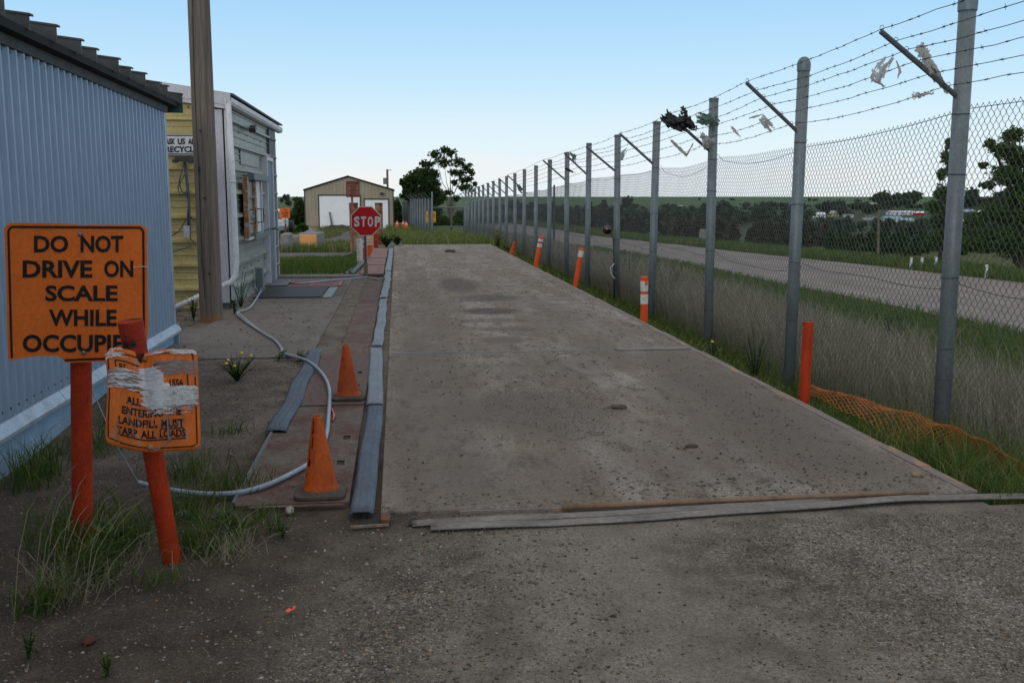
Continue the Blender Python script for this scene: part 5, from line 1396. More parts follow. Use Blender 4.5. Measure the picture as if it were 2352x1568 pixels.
chain_panel('gate_mesh', (gr_, 69.4), (fx(68) , 68.5), -1.2, -1.2, z1, z1, False, gt, seed=2, Wd=.11, Hd=.12, rad=.0025, sag=0)

# litter caught in the wires ------------------------------------
def rag(name, pts, width, mat, label, group, n=4, seed=0, frill=.5, tails=2):
    """crumpled plastic film: overlapping torn ribbons gathered round pts"""
    g = random.Random(seed); mb = MB()
    for k in range(n):
        off = Vector((g.uniform(-.3, .3), g.uniform(-.3, .3), g.uniform(-.3, .3))) * width
        P_ = [Vector(p) + off + Vector((g.uniform(-1, 1), g.uniform(-.6, .6), g.uniform(-1, 1))) * width * .12 for p in pts]
        Q = []
        for p, q in zip(P_[:-1], P_[1:]):
            for j in range(6): Q.append(p.lerp(q, j / 6))
        Q.append(P_[-1]); ph = g.uniform(0, 6); vs = []; m_ = 6
        ww = width * g.uniform(.5, 1.1)
        for i, q in enumerate(Q):
            v = i / (len(Q) - 1); ang = ph + v * g.uniform(.6, 2.2); d = Vector((math.cos(ang), .35 * math.sin(ang * 1.3), math.sin(ang)))
            w_ = ww * (.35 + .65 * math.sin(math.pi * min(1, v * 1.1 + .1))) * (1 + frill * math.sin(i * 1.9 + ph) * .5)
            for j in range(m_ + 1):
                s__ = j / m_ - .5; vs.append(q + d * s__ * w_ + Vector((0, 1, .3)) * (.12 * ww * math.sin(j * 1.3 + i * .6 + ph)) + Vector((g.uniform(-1, 1), g.uniform(-1, 1), g.uniform(-1, 1))) * ww * .025)
        mm = m_ + 1
        fs = [(i * mm + j, i * mm + j + 1, (i + 1) * mm + j + 1, (i + 1) * mm + j) for i in range(len(Q) - 1) for j in range(m_) if g.random() > (.30 if j in (0, m_ - 1) else .04)]
        mb.add(vs, fs)
    o = mb.build(name, mat, smooth=True); tag(o, label, 'plastic litter', group); return o
LG = 'torn plastic caught on the barbed wire'
def yy(px, Yd): return [tuple(yp(x, y, Yd)) for x, y in px]
rag('plastic_bag', yy([(2048, 135), (2020, 165), (2015, 185), (2032, 200)], 6.9), .11, M['bag_white'], 'torn white bag hanging left of the nearest wire arm', LG, 3, 1)
rag('plastic_bag', yy([(2060, 140), (2068, 165), (2062, 180)], 6.9), .035, M['bag_white'], 'narrow white shred beside the larger torn bag on the nearest wires', LG, 2, 12)
rag('plastic_bag', yy([(2110, 112), (2124, 130), (2135, 155), (2155, 180), (2168, 205)], 6.85), .12, M['bag_white'], 'largest white bag slumped along the nearest wire arm', LG, 4, 2)
rag('plastic_bag', yy([(2098, 218), (2118, 213), (2140, 213)], 6.9), .085, M['bag_white'], 'small grey-white scrap on the lowest wire beside the nearest post', LG, 2, 3)
rag('plastic_bag', yy([(1752, 268), (1760, 285), (1775, 300)], 10.2), .12, M['bag_white'], 'pale shred on the lower wires left of the second post', LG, 3, 4)
rag('plastic_bag', yy([(1720, 274), (1740, 268), (1752, 264)], 10.2), .03, M['bag_white'], 'thin pale strip wound on a wire left of the second post', LG, 2, 5)
rag('plastic_bag', yy([(1678, 290), (1690, 305), (1700, 316)], 11), .04, M['bag_white'], 'wispy strands on the lowest wire between second and third posts', LG, 3, 6)
rag('plastic_bag', yy([(1535, 262), (1555, 285), (1575, 272), (1590, 290)], 12.45), .17, M['bag_black'], 'ragged black plastic tangled on the wire arm of the third post', LG, 7, 7, .9)
rag('plastic_bag', yy([(1520, 268), (1540, 285), (1560, 300)], 12.4), .09, M['bag_black'], 'black strip at the left of the black tangle', LG, 3, 17, .9)
rag('plastic_bag', yy([(1566, 250), (1572, 262), (1590, 292), (1602, 296)], 12.5), .08, M['bag_black'], 'black flap rising above the third post arm', LG, 4, 27, .9)
rag('plastic_bag', yy([(1605, 270), (1625, 275), (1640, 290), (1642, 275)], 12.58), .16, M['bag_green'], 'pale green torn plastic wrapped round the third post', LG, 5, 8)
rag('plastic_bag', yy([(1612, 305), (1625, 318), (1620, 335), (1640, 318)], 12.55), .11, M['bag_white'], 'dirty white film wrapped below the green plastic on the third post', LG, 5, 9)
rag('plastic_bag', yy([(1540, 322), (1555, 338), (1575, 358), (1590, 330)], 13.2), .045, M['bag_white'], 'drooping grey strands between the third and fourth posts', LG, 4, 10)
rag('plastic_bag', yy([(1430, 350), (1425, 365), (1440, 342)], 19), .10, M['bag_white'], 'white scrap on the fifth post', LG, 3, 14)
rag('plastic_bag', yy([(1310, 352), (1320, 358), (1318, 370)], 23.5), .14, M['bag_green'], 'small green scrap on a wire arm farther along the fence', LG, 4, 13)
rag('plastic_bag', yy([(1190, 425), (1194, 435), (1198, 442)], 37), .16, M['bag_green'], 'green scrap on the distant fence arm', LG, 3, 15)
rag('plastic_bag', yy([(1300, 388), (1310, 392), (1322, 398)], 24), .08, M['bag_black'], 'small black scrap at the side of a middle fence post', LG, 3, 16)

# orange netting ------------------------------------------------
def netting(name, fn, nu, nv, rad, label, group=None):
    mb = MB()
    def P3(i, j): return fn(i / nu, j / nv)
    for j0 in range(-nv, nu + 1):
        for sgn in (0, 1):
            pts = []
            for k in range(nv + 1):
                i = j0 + k if sgn == 0 else j0 + nv - k
                if 0 <= i <= nu: pts.append(P3(i, k))
            if len(pts) > 1: mb.tube(pts, rad, 4, cap=False)
    o = mb.build(name, M['netting'], base=fn(.5, 0)); tag(o, label, 'netting', group); return o
C0 = [np.array(gp(x, y, z)) for (x, y, z) in ((1832, 903, -.12), (1960, 938, -.12), (2090, 975, -.10), (2190, 1012, -.12), (2270, 1050, -.16), (2352, 1105, -.22), (2420, 1160, -.3))]
C1 = [np.array(gp(x, y, z)) for (x, y, z) in ((1842, 925, -.20), (1935, 968, -.22), (2060, 1040, -.24), (2170, 1060, -.30), (2250, 1085, -.34), (2330, 1140, -.36), (2400, 1200, -.38))]
def cr_(P_, u):
    s__ = u * (len(P_) - 1); i = min(int(s__), len(P_) - 2); t_ = s__ - i
    p0, p1, p2, p3 = P_[max(i - 1, 0)], P_[i], P_[i + 1], P_[min(i + 2, len(P_) - 1)]
    return .5 * ((2 * p1) + (p2 - p0) * t_ + (2 * p0 - 5 * p1 + 4 * p2 - p3) * t_ * t_ + (3 * p1 - p0 - 3 * p2 + p3) * t_ ** 3)
def nfn(u, v):
    a = cr_(C0, u); c = cr_(C1, u); q = a * (1 - v) + c * v
    q = q + np.array([.02, .02, .05 * math.sin(v * math.pi) + .012 * math.sin(u * 40 + v * 5)]); q = q + np.array([0, 0, .085]); return tuple(q)
netting('safety_netting', nfn, 50, 7, .0034, 'long sagging sheet of orange plastic netting in the grass along the near scale edge')
D0 = [np.array(gp(x, y, z)) for (x, y, z) in ((2180, 1062, -.24), (2230, 1085, -.24), (2300, 1090, -.26))]
D1 = [np.array(gp(x, y, z)) for (x, y, z) in ((2190, 1120, -.20), (2225, 1140, -.16), (2280, 1130, -.2))]
netting('safety_netting', lambda u, v: tuple(cr_(D0, u) * (1 - v) + cr_(D1, u) * v + np.array([0, 0, .04 * math.sin(u * 5)])), 16, 8, .0026, 'small crumpled end of orange netting at the near corner of the scale')
D0 = [np.array(gp(x, y, z)) for (x, y, z) in ((1405, 705, -.03), (1440, 720, -.02), (1470, 733, -.02))]
D1 = [np.array(gp(x, y, z)) for (x, y, z) in ((1412, 712, -.10), (1440, 730, -.10), (1475, 748, -.1))]
netting('safety_netting', lambda u, v: tuple(cr_(D0, u) * (1 - v) + cr_(D1, u) * v), 26, 5, .0028, 'low strip of orange netting along the scale edge before the upright marker post')

# ============================================================= GRASS AND WEEDS
def blades(name, P_, h, lean, wd, tone, mat, label, seed=0, kind='stuff', parent=None, wind=(0, 0), cat='grass'):
    """P_: n x 3 roots; every blade is a narrow bent leaf of three triangles"""
    g = np.random.default_rng(seed); n = len(P_)
    az = g.random(n) * 2 * math.pi; la = lean * (.3 + g.random(n)) * h
    dx = np.cos(az) * la + wind[0] * h; dy = np.sin(az) * la + wind[1] * h
    wa = g.random(n) * 2 * math.pi; wx = np.cos(wa) * wd / 2; wy = np.sin(wa) * wd / 2
    b0 = P_; mid = P_ + np.stack([dx * .35, dy * .35, h * .6], -1); tip = P_ + np.stack([dx, dy, h * (1 - .3 * lean * g.random(n))], -1)
    W = np.stack([wx, wy, np.zeros(n)], -1)
    V = np.stack([b0 - W, b0 + W, mid - W * .8, mid + W * .8, tip], 1).reshape(-1, 3)
    i = np.arange(n)[:, None] * 5
    T3 = np.concatenate([i + np.array([[0, 1, 3]]), i + np.array([[0, 3, 2]]), i + np.array([[2, 3, 4]])])
    tn = np.repeat(tone, 5)
    c0 = P_.mean(0); o = np_mesh(name, V, T3, mat, parent, {'tone': tn}, base=None if parent else (c0[0], c0[1], P_[:, 2].min()))
    if kind: o['kind'] = kind
    if label: o['label'] = label
    if cat and not parent: o['category'] = cat
    return o
def scatter(n, x0, x1, y0, y1, g, dens=None):
    X_ = g.uniform(x0, x1, n * 3); Y_ = g.uniform(y0, y1, n * 3)
    if dens is not None:
        k = g.random(n * 3) < dens(X_, Y_); X_, Y_ = X_[k], Y_[k]
    k = (X_ < 3) | (Y_ > 4.85) | (X_ > 5.1); X_, Y_ = X_[k], Y_[k]
    a_, b_ = road_x(Y_); k = (X_ < a_ - .15) | (X_ > b_ + .1) | (X_ < 6); X_, Y_ = X_[k], Y_[k]
    X_, Y_ = X_[:n], Y_[:n]; return np.stack([X_, Y_, gz(X_, Y_) - .01], -1)
g = np.random.default_rng(21)
# tall dry grass behind the fence: nearer ground gets more blades
P_ = np.concatenate([scatter(26000, 4.05, 8.3, 3, 11, g), scatter(34000, 4.2, 8.4, 11, 22, g), scatter(16000, 4.2, 8.2, 22, 36, g), scatter(6000, 4.4, 8, 36, 60, g)])
k = g.random(len(P_)) < np.clip(.35 + 1.3 * (fbm(P_[:, 0] * .8, P_[:, 1] * .8) - .25), .25, 1) * sst(7.9, 6.0, P_[:, 0] + (fbm(P_[:, 0], P_[:, 1] * .6) - .5) * 2); P_ = P_[k]; n = len(P_)
hh_ = (.38 + .42 * g.random(n)) * (.7 + .6 * fbm(P_[:, 0] * .6, P_[:, 1] * .6)) * sst(3.9, 4.6, P_[:, 0]) 
blades('dry_grass', P_, np.maximum(hh_, .12), .45, .006 + .0009 * np.clip(P_[:, 1] - 8, 0, 14), np.clip(.25 + .75 * g.random(n) * sst(3.9, 4.8, P_[:, 0]), 0, 1), M['grass_dry'], 'tall straw-coloured grass standing behind the wire fence', 1, wind=(-.10, .05))
# low green under and beyond it
P_ = np.concatenate([scatter(26000, 4.0, 11.9, 4, 20, g), scatter(22000, 4.3, 11.9, 20, 50, g, lambda x, y: sst(4, 8, x) + .2)]); n = len(P_)
blades('green_grass', P_, .12 + .18 * g.random(n), .5, .009 + .0008 * np.clip(P_[:, 1] - 8, 0, 30), .15 + .65 * g.random(n) ** 1.3, M['grass_green'], 'low green grass between the fence and the gravel road', 2)
# between deck and fence
P_ = np.concatenate([scatter(9000, 3.24, 4.1, 3.8, 8.5, g, lambda x, y: .35 + sst(3.3, 3.8, x)), scatter(9000, 3.24, 4.2, 8.5, 20, g), scatter(6000, 3.24, 4.3, 20, 35, g)]); n = len(P_)
hh_ = (.09 + .22 * g.random(n)) * (.5 + 1.0 * fbm(P_[:, 0] * 2, P_[:, 1] * 1.2)) * (.55 + .6 * sst(8.0, 5.5, P_[:, 1]))
blades('green_grass', P_, hh_, .7, .0055 + .0009 * np.clip(P_[:, 1] - 6, 0, 20), np.clip(g.random(n) ** 1.2 * .95, 0, 1), M['grass_green'], 'rough green grass between scale edge and wire fence', 3)
P_ = scatter(3000, 3.6, 5.2, 3.6, 7.0, g, lambda x, y: fbm(x * 2.2, y * 2.2) * 1.3 - .2); n = len(P_)
blades('green_grass', P_, .22 + .30 * g.random(n), .55, .0065, np.clip(.25 + .7 * g.random(n), 0, 1), M['grass_green'], 'tall seeding grass at the near right corner beside the netting', 33)
# clumps round the sign posts
CL = [(-1.50, 4.72, .20, 900, .28), (-1.62, 4.95, .22, 800, .26), (-1.30, 4.75, .14, 500, .22), (-1.36, 4.28, .11, 800, .30), (-1.46, 4.02, .09, 500, .22), (-.92, 4.62, .13, 900, .24), (-.82, 4.78, .10, 420, .20), (-1.12, 5.1, .16, 700, .22), (-.98, 5.55, .20, 800, .20), (-1.25, 5.9, .2, 650, .2),
      (-2.25, 6.3, .15, 700, .34), (-2.2, 6.0, .14, 420, .30), (-2.1, 6.9, .25, 800, .22), (-2.15, 7.6, .15, 420, .2), (-1.2, 7.0, .12, 300, .12), (-.62, 4.85, .05, 120, .16), (-.72, 5.0, .05, 100, .15), (-1.05, 4.2, .12, 200, .13),]
PP = []; HH = []
for (x, y, r, n, h) in CL:
    n = int(n * .26); q = g.normal(0, .55, (n, 2)) * r + [x, y]; PP.append(q); HH.append(h * (.30 + .75 * g.random(n)))
PP = np.concatenate(PP); HH = np.concatenate(HH); P_ = np.stack([PP[:, 0], PP[:, 1], gz(PP[:, 0], PP[:, 1]) - .01], -1); n = len(P_)
k = (P_[:, 0] > -2.44); P_, HH = P_[k], HH[k]; n = len(P_)
blades('green_grass', P_, HH, .75, .0058, np.clip(g.random(n) ** 1.6 * .9, 0, 1), M['grass_green'], 'green grass tufts round the orange sign posts and the shed foot', 4, wind=(.12, 0))
n = 900; q = np.concatenate([g.normal(0, .08, (170, 2)) + [-.83, 4.52], g.normal(0, .09, (200, 2)) + [-1.42, 4.15], g.normal(0, .15, (60, 2)) + [-1.2, 4.5]])
P_ = np.stack([q[:, 0], q[:, 1], gz(q[:, 0], q[:, 1]) - .005], -1); n = len(P_)
blades('dry_grass', P_, .06 + .16 * g.random(n), 1.6, .0032, .55 + .45 * g.random(n), M['grass_dry'], 'dead straw tangled at the foot of the leaning sign post', 5, wind=(.3, -.1))
n = 520; q = np.stack([g.uniform(-2.2, -.3, n), g.uniform(3.0, 5.2, n)], -1); P_ = np.stack([q[:, 0], q[:, 1], gz(q[:, 0], q[:, 1]) + .002], -1)
blades('straw', P_, .008 + .012 * g.random(n), 6.5, .0024, .35 + .65 * g.random(n), M['grass_dry'], 'scattered straw lying flat on the dark soil', 6, cat='straw')
# long single seed stalks near the posts
for (x, y, px, py, nm) in ((-1.42, 4.05, 300, 1110, 0), (-1.36, 4.1, 240, 1135, 1), (-1.28, 4.0, 345, 1200, 2)):
    pass
st = MB(); g2 = random.Random(8)
for k in range(16):
    x, y = g2.uniform(-1.62, -1.25), g2.uniform(3.9, 4.5); z = G(x, y); dx, dy = g2.uniform(.02, .34), g2.uniform(-.1, .25); h = g2.uniform(.3, .52)
    st.tube([(x, y, z), (x + dx * .3, y + dy * .3, z + h * .55), (x + dx * .7, y + dy * .7, z + h * .9), (x + dx, y + dy, z + h)], [.0018, .0016, .0013, .0008], 4)
o = st.build('dry_stalks', M['trim'] if False else weathered('straw_stalk', (.30, .26, .16), (.20, .17, .10), .8)); tag(o, 'long bleached grass stalks arching in front of the upright sign post', 'grass', kind='stuff')
# yard grass left of the far plates, far verges
P_ = np.concatenate([scatter(19000, -7.0, -.95, 21.3, 30, g, lambda x, y: .25 + sst(.45, .6, fbm(x * .6, y * .6)) + sst(26, 22, y) * .6)]); n = len(P_)
blades('green_grass', P_, (.08 + .20 * g.random(n)) * (.35 + 1.3 * fbm(P_[:, 0], P_[:, 1])) * (.5 + .5 * sst(27, 22, P_[:, 1])), .5, .014, np.clip(.1 + .45 * sst(-2, -5, P_[:, 0]) + g.random(n) * .75, 0, 1), M['grass_green'], 'weedy green grass patch between the pavement and the yard', 7)
P_ = np.concatenate([scatter(15000, .2, 4.4, 36.8, 69, g), scatter(7000, -1.0, 3, 60, 92, g), scatter(5000, -6, -1.3, 38, 46, g, lambda x, y: fbm(x, y) * .9 - .1), scatter(6000, -9, -4, 55, 88, g)]); n = len(P_)
blades('green_grass', P_, (.15 + .35 * g.random(n)), .5, .026, np.clip(.3 + g.random(n) * .7, 0, 1), M['grass_green'], 'rough yellow-green grass between the far end of the scale and the gate', 8)
P_ = np.concatenate([scatter(22000, 15, 24.0, 12, 60, g, lambda x, y: (x < road_x(y)[1] + 3.6) * (x > road_x(y)[1])), scatter(9000, 12.0, 19, 60, 108, g, lambda x, y: (x < road_x(y)[1] + 3.6) * (x > road_x(y)[1]))]); n = len(P_)
blades('green_grass', P_, (.15 + .30 * g.random(n)), .5, .035, np.clip(.15 + g.random(n) * .7, 0, 1), M['grass_green'], 'bright green verge on the far side of the gravel road', 9)

# ---- broad weeds, flowers
def weed(x, y, h, n, label, cat='plant', mat='leaf_mid', flowers=0, leaf=.035, seed=0, name='weed', spread=.3, group=None, fy=None):
    g = random.Random(seed); z = G(x, y); e = thing(name, (x, y, z), label, cat, group)
    mb = MB(); V = []; Fq = []; tn = []; fl = MB()
    for s_ in range(max(2, n // 14)):
        a = g.uniform(0, 6.28); l = spread * h * g.uniform(.2, 1); hh = h * g.uniform(.55, 1)
        tip = Vector((x + math.cos(a) * l, y + math.sin(a) * l, z + hh)); root = Vector((x, y, z)); md = root.lerp(tip, .5) + Vector((0, 0, hh * .1))
        mb.tube([root, md, tip], [.0035 + .004 * h, .003, .0015], 4)
        for k in range(14):
            u = g.uniform(.15, 1); c = root.lerp(md, u * 2) if u < .5 else md.lerp(tip, u * 2 - 1)
            an = g.uniform(0, 6.28); L = leaf * g.uniform(.6, 1.3) * (1.2 - u * .5); d = Vector((math.cos(an), math.sin(an), g.uniform(-.2, .7))).normalized(); sd_ = d.cross(Vector((0, 0, 1))).normalized() * L * .22
            b_ = len(V); V += [tuple(c), tuple(c + d * L * .5 + sd_), tuple(c + d * L), tuple(c + d * L * .5 - sd_)]; Fq.append((b_, b_ + 1, b_ + 2, b_ + 3)); tn += [g.random()] * 4
        if s_ < flowers: fl.lathe(tuple(tip), [(0, .012), (.012, .008), (.016, -.004), (0, -.008)], 8)
    mb.build('stem', M['leaf_mid'], e); np_mesh('leaves', V, Fq, M[mat], e, {'tone': tn})
    if flowers and fl.v: fl.build('flower', M['petal'], e)
    return e
weed(-1.45, 8.95, .24, 420, 'weed with yellow flowers on the gravel in front of the pavement edge', flowers=5, seed=1, leaf=.035, mat='leaf_mid', name='flowering_weed', spread=.8)
weed(-.58, 4.72, .09, 60, 'small leafy weed at the foot of the near rubber strip', seed=2, leaf=.03)
weed(-1.0, 10.05, .10, 90, 'low creeping weed beside the conduit at the pavement edge', seed=3, leaf=.05, spread=1.2)
weed(-1.22, 10.1, .12, 60, 'low weed under the conduit bend by the pavement', seed=31, leaf=.05, spread=1.2)
weed(-2.33, 15.0, .55, 170, 'spindly green plant against the building corner by the wooden pole', seed=4, leaf=.05, spread=.5)
weed(-2.72, 13.5, .35, 150, 'leafy weeds between the wooden pole and the blue shed', seed=5, leaf=.05, flowers=1)
weed(-2.28, 14.1, .25, 100, 'low weed at the right of the wooden pole', seed=15, leaf=.05)
weed(-1.36, 4.62, .16, 80, 'broad leaved dock plant between the two sign posts', seed=6, leaf=.10, mat='leaf_mid')
weed(-.86, 4.80, .13, 60, 'broad leaved weed right of the leaning sign post', seed=7, leaf=.09)
weed(-1.35, 3.55, .10, 80, 'small weed with yellow buds in the lower left corner', seed=8, leaf=.02)
weed(-1.02, 3.35, .09, 60, 'small leafy weed near the bottom edge of the picture', seed=18, leaf=.02)
weed(3.72, 9.9, .62, 240, 'tall grey-green weed against the fence between the second and third posts', seed=9, leaf=.045, mat='leaf_sage', spread=.35)
weed(3.62, 11.0, .35, 160, 'grey-green weed beside the third fence post', seed=19, leaf=.04, mat='leaf_sage', flowers=2)
weed(7.5, 14.2, .75, 420, 'bright green young shrub behind the fence near the road edge', seed=10, leaf=.10, mat='leaf_mid', name='shrub', spread=.4)
weed(4.9, 17.5, 1.1, 260, 'straggly green shrub behind the fence by the fourth post', seed=11, leaf=.06, mat='leaf_sage', name='shrub', spread=.35)
weed(5.1, 21.5, 1.1, 260, 'straggly green shrub behind the fence by the mirror', seed=12, leaf=.07, mat='leaf_mid', name='shrub', spread=.4)
weed(3.65, 36.0, .85, 420, 'yellow-green flowering bush at the far right corner of the scale', seed=13, leaf=.10, mat='weedyellow', name='bush', spread=.5)
weed(3.75, 33.0, .6, 260, 'green weed clump by the far edge of the scale', seed=23, leaf=.10, mat='leaf_mid', name='bush', spread=.6)
weed(-.35, 32.6, .5, 520, 'dense green bush at the far end of the red plates', seed=14, leaf=.13, mat='leaf_mid', name='bush', spread=.7)
weed(-.0, 33.9, .38, 420, 'smaller green bush behind the far end of the scale', seed=24, leaf=.13, mat='leaf_mid', name='bush', spread=.7)

# ---- loose stones on dirt and deck
def stones(name, P_, r, mat, label, seed):
    g = np.random.default_rng(seed); n = len(P_)
    base = np.array([(1, 0, 0), (-1, 0, 0), (0, 1, 0), (0, -1, 0), (0, 0, 1), (0, 0, -.4), (.7, .7, .3), (-.7, .6, .3)], float)[:6]
    tri = np.array([(0, 2, 4), (2, 1, 4), (1, 3, 4), (3, 0, 4), (2, 0, 5), (1, 2, 5), (3, 1, 5), (0, 3, 5)])
    ang = g.random(n) * 6.28; ca, sa = np.cos(ang)[:, None], np.sin(ang)[:, None]
    V = base[None] * (1 + .5 * (g.random((n, 6, 3)) - .5)) * r[:, None, None] * np.stack([.8 + .6 * g.random(n), .8 + .4 * g.random(n), .5 + .4 * g.random(n)], -1)[:, None]
    x = V[..., 0] * ca - V[..., 1] * sa; y = V[..., 0] * sa + V[..., 1] * ca
    V = np.stack([x, y, V[..., 2]], -1) + P_[:, None]
    Fq = (np.arange(n)[:, None, None] * 6 + tri[None]).reshape(-1, 3)
    o = np_mesh(name, V.reshape(-1, 3), Fq, mat, None, {'tone': np.repeat(g.random(n), 6)}, base=(float(P_[:, 0].mean()), float(P_[:, 1].mean()), 0)); o['kind'] = 'stuff'; o['label'] = label; o['category'] = 'gravel'; return o
M['pebble'] = leafmat('mixed_pebbles', [(0, (.11, .096, .082)), (.35, (.18, .162, .142)), (.7, (.27, .25, .23)), (.88, (.46, .44, .40)), (.94, (.36, .21, .10)), (1, (.62, .60, .56))])
M['clods'] = leafmat('mud_crumbs', [(0, (.065, .055, .046)), (.7, (.13, .113, .096)), (1, (.22, .20, .18))])
n = 30000; yq = 2.9 + 2.1 * g.random(n) ** 1.2; xq = g.uniform(-2.4, .9, n) + 0; k = (g.random(n) < .35 + .65 * np.exp(-((xq - (.05 + (yq - 4) * .32)) / .35) ** 2)); xq, yq = xq[k], yq[k]
P_ = np.stack([xq, yq, gz(xq, yq) + .001], -1); stones('gravel', P_, .0024 + .0085 * g.random(len(xq)) ** 5, M['pebble'], 'loose pebbles on the dark soil and drive edge in the foreground', 1)
n = 14000; xq = 1.2 + 2.6 * g.random(n) ** .8; yq = g.uniform(3.0, 4.72, n); k = g.random(n) < sst(1.1, 2.0, xq + (fbm(xq, yq) - .5)); xq, yq = xq[k], yq[k]
P_ = np.stack([xq, yq, gz(xq, yq) + .001], -1); stones('gravel', P_, .0024 + .0055 * g.random(len(xq)) ** 4, M['pebble'], 'loose grey gravel at the near right of the drive', 2)
n = 5200; xq = g.uniform(-2.4, -.9, n); yq = g.uniform(5.2, 10.1, n); P_ = np.stack([xq, yq, gz(xq, yq) + .001], -1); stones('gravel', P_, .003 + .006 * g.random(n) ** 3, M['pebble'], 'pebbles on the gravel strip between the shed and the red plates', 3)
n = 26000; yq = 5.05 + 25 * g.random(n) ** 1.7; xq = g.uniform(0, 3.08, n); k = g.random(n) < np.clip(1.9 * (fbm(xq * 1.2 + 4, yq * .8) - .30), .1, 1); xq, yq = xq[k], yq[k]
P_ = np.stack([xq, yq, np.full(len(xq), .004)], -1); stones('mud_crumbs', P_, (.0016 + .0085 * g.random(len(xq)) ** 7) * (1 + .03 * yq), M['clods'], 'dark crumbs of mud and grit scattered on the deck', 4)
n = 3200; a_ = g.random(n) * 6.28; r_ = g.random(n) ** .6; xq = 1.15 + .55 * r_ * np.cos(a_); yq = 7.5 + 1.0 * r_ * np.sin(a_) + .25 * np.sin(xq * 9); P_ = np.stack([xq, yq, np.full(n, .004)], -1); stones('gravel', P_, .002 + .0045 * g.random(n) ** 3, M['pebble'], 'thin drift of brown gravel on the left-centre of the near deck', 15)
n = 900; yq = 5.3 + 3.5 * g.random(n); xq = 2.3 + .75 * (yq - 5.3) / 3.5 * 0 + .6 * g.random(n); P_ = np.stack([xq, yq, np.full(n, .004)], -1); stones('gravel', P_, .002 + .004 * g.random(n) ** 2, M['pebble'], 'pale grit along the right side of the near deck', 5)
n = 2200; xq = g.uniform(-.3, 3.3, n); yq = g.uniform(2.9, 4.72, n); P_ = np.stack([xq, yq, gz(xq, yq) + .001], -1); stones('mud_crumbs', P_, .002 + .007 * g.random(n) ** 5, M['clods'], 'dark crumbs on the drive in front of the scale', 9)
n = 700; xq = g.uniform(-2.4, -.3, n); yq = g.uniform(10.3, 20, n); P_ = np.stack([xq, yq, np.full(n, .003)], -1); stones('mud_crumbs', P_, .004 + .012 * g.random(n) ** 4, M['clods'], 'grit on the pavement and long red plates', 6)
n = 700; xq = g.uniform(-.85, -.3, n); yq = g.uniform(5.2, 10.2, n); P_ = np.stack([xq, yq, np.full(n, .014)], -1); stones('gravel', P_, .002 + .005 * g.random(n) ** 3, M['pebble'], 'grit on the two near red-brown plates', 7)
n = 420; xq = g.uniform(-4.2, -2.6, n); yq = g.uniform(12.6, 15, n); P_ = np.stack([xq, yq, gz(xq, yq) + .003], -1); stones('gravel', P_, .008 + .012 * g.random(n) ** 2, M['pebble'], 'gravel at the foot of the wooden pole', 8)
# ============================================================= TREES
def crown(name, blobs, n, leaf, mat, parent, seed=0, clump=10, shell=.55):
    """blobs: (x, y, z, rx, ry, rz); leaves sit in small clumps spread through each blob, denser outward"""
    g = np.random.default_rng(seed); blobs = np.array(blobs, float)
    vol = blobs[:, 3] * blobs[:, 4] * blobs[:, 5]; nb = g.choice(len(blobs), n // clump, p=vol ** .3 / (vol ** .3).sum())
    d = g.normal(size=(len(nb), 3)); d /= np.linalg.norm(d, axis=1, keepdims=True); r = g.random(len(nb)) ** (1 - shell * .6) * (1 + .28 * (g.random(len(nb)) - .5))
    C_ = blobs[nb, :3] + d * r[:, None] * blobs[nb, 3:]
    rc = np.minimum(blobs[nb, 3], blobs[nb, 5]) * .13
    P_ = np.repeat(C_, clump, 0) + g.normal(size=(len(nb) * clump, 3)) * np.repeat(rc, clump)[:, None] * np.array([1, 1, .8])
    m = len(P_); s_ = leaf * (.6 + .8 * g.random(m))[:, None]
    a = g.normal(size=(m, 3)); a /= np.linalg.norm(a, axis=1, keepdims=True); b_ = np.cross(a, g.normal(size=(m, 3))); b_ /= np.linalg.norm(b_, axis=1, keepdims=True)
    V = np.stack([P_ - a * s_ * .9, P_ + b_ * s_ * .45, P_ + a * s_ * .9, P_ - b_ * s_ * .45], 1).reshape(-1, 3)
    Fq = np.arange(m * 4).reshape(-1, 4)
    tn = np.clip(np.repeat(g.random(len(nb)), clump) * .6 + .4 * g.random(m), 0, 1)
    return np_mesh(name, V, Fq, mat, parent, {'tone': np.repeat(tn, 4)})
def tree(name, label, base, limbs, blobs, n, leaf, mat='leaf_dark', bark='bark', r0=.15, seed=0, cat='tree', group=None, clump=10, shell=.55):
    e = thing(name, base, label, cat, group); mb = MB(); B_ = Vector(base)
    for (pts, ra, rb) in limbs:
        m = len(pts); mb.tube([B_ + Vector(p) for p in pts], [ra + (rb - ra) * k / (m - 1) for k in range(m)], 8)
    mb.build('trunk', M[bark], e, smooth=True)
    crown('crown', [(B_.x + q[0], B_.y + q[1], B_.z + q[2], q[3], q[4], q[5]) for q in blobs], n, leaf, M[mat], e, seed, clump, shell)
    return e
def auto_limbs(H_, blobs, r, seed, n=9):
    g = random.Random(seed); L = [([(0, 0, -.3), (g.uniform(-.1, .1), 0, H_ * .3), (g.uniform(-.2, .2), g.uniform(-.2, .2), H_ * .62)], r, r * .45)]
    for k in range(n):
        q = g.choice(blobs); z0 = H_ * g.uniform(.12, .5); t_ = (q[0] + g.uniform(-.4, .4) * q[3], q[1] + g.uniform(-.4, .4) * q[4], q[2] + g.uniform(-.2, .5) * q[5])
        m = (t_[0] * .35, t_[1] * .35, z0 + (t_[2] - z0) * .55); L.append(([(0, 0, z0), m, t_], r * .38, r * .08))
    return L
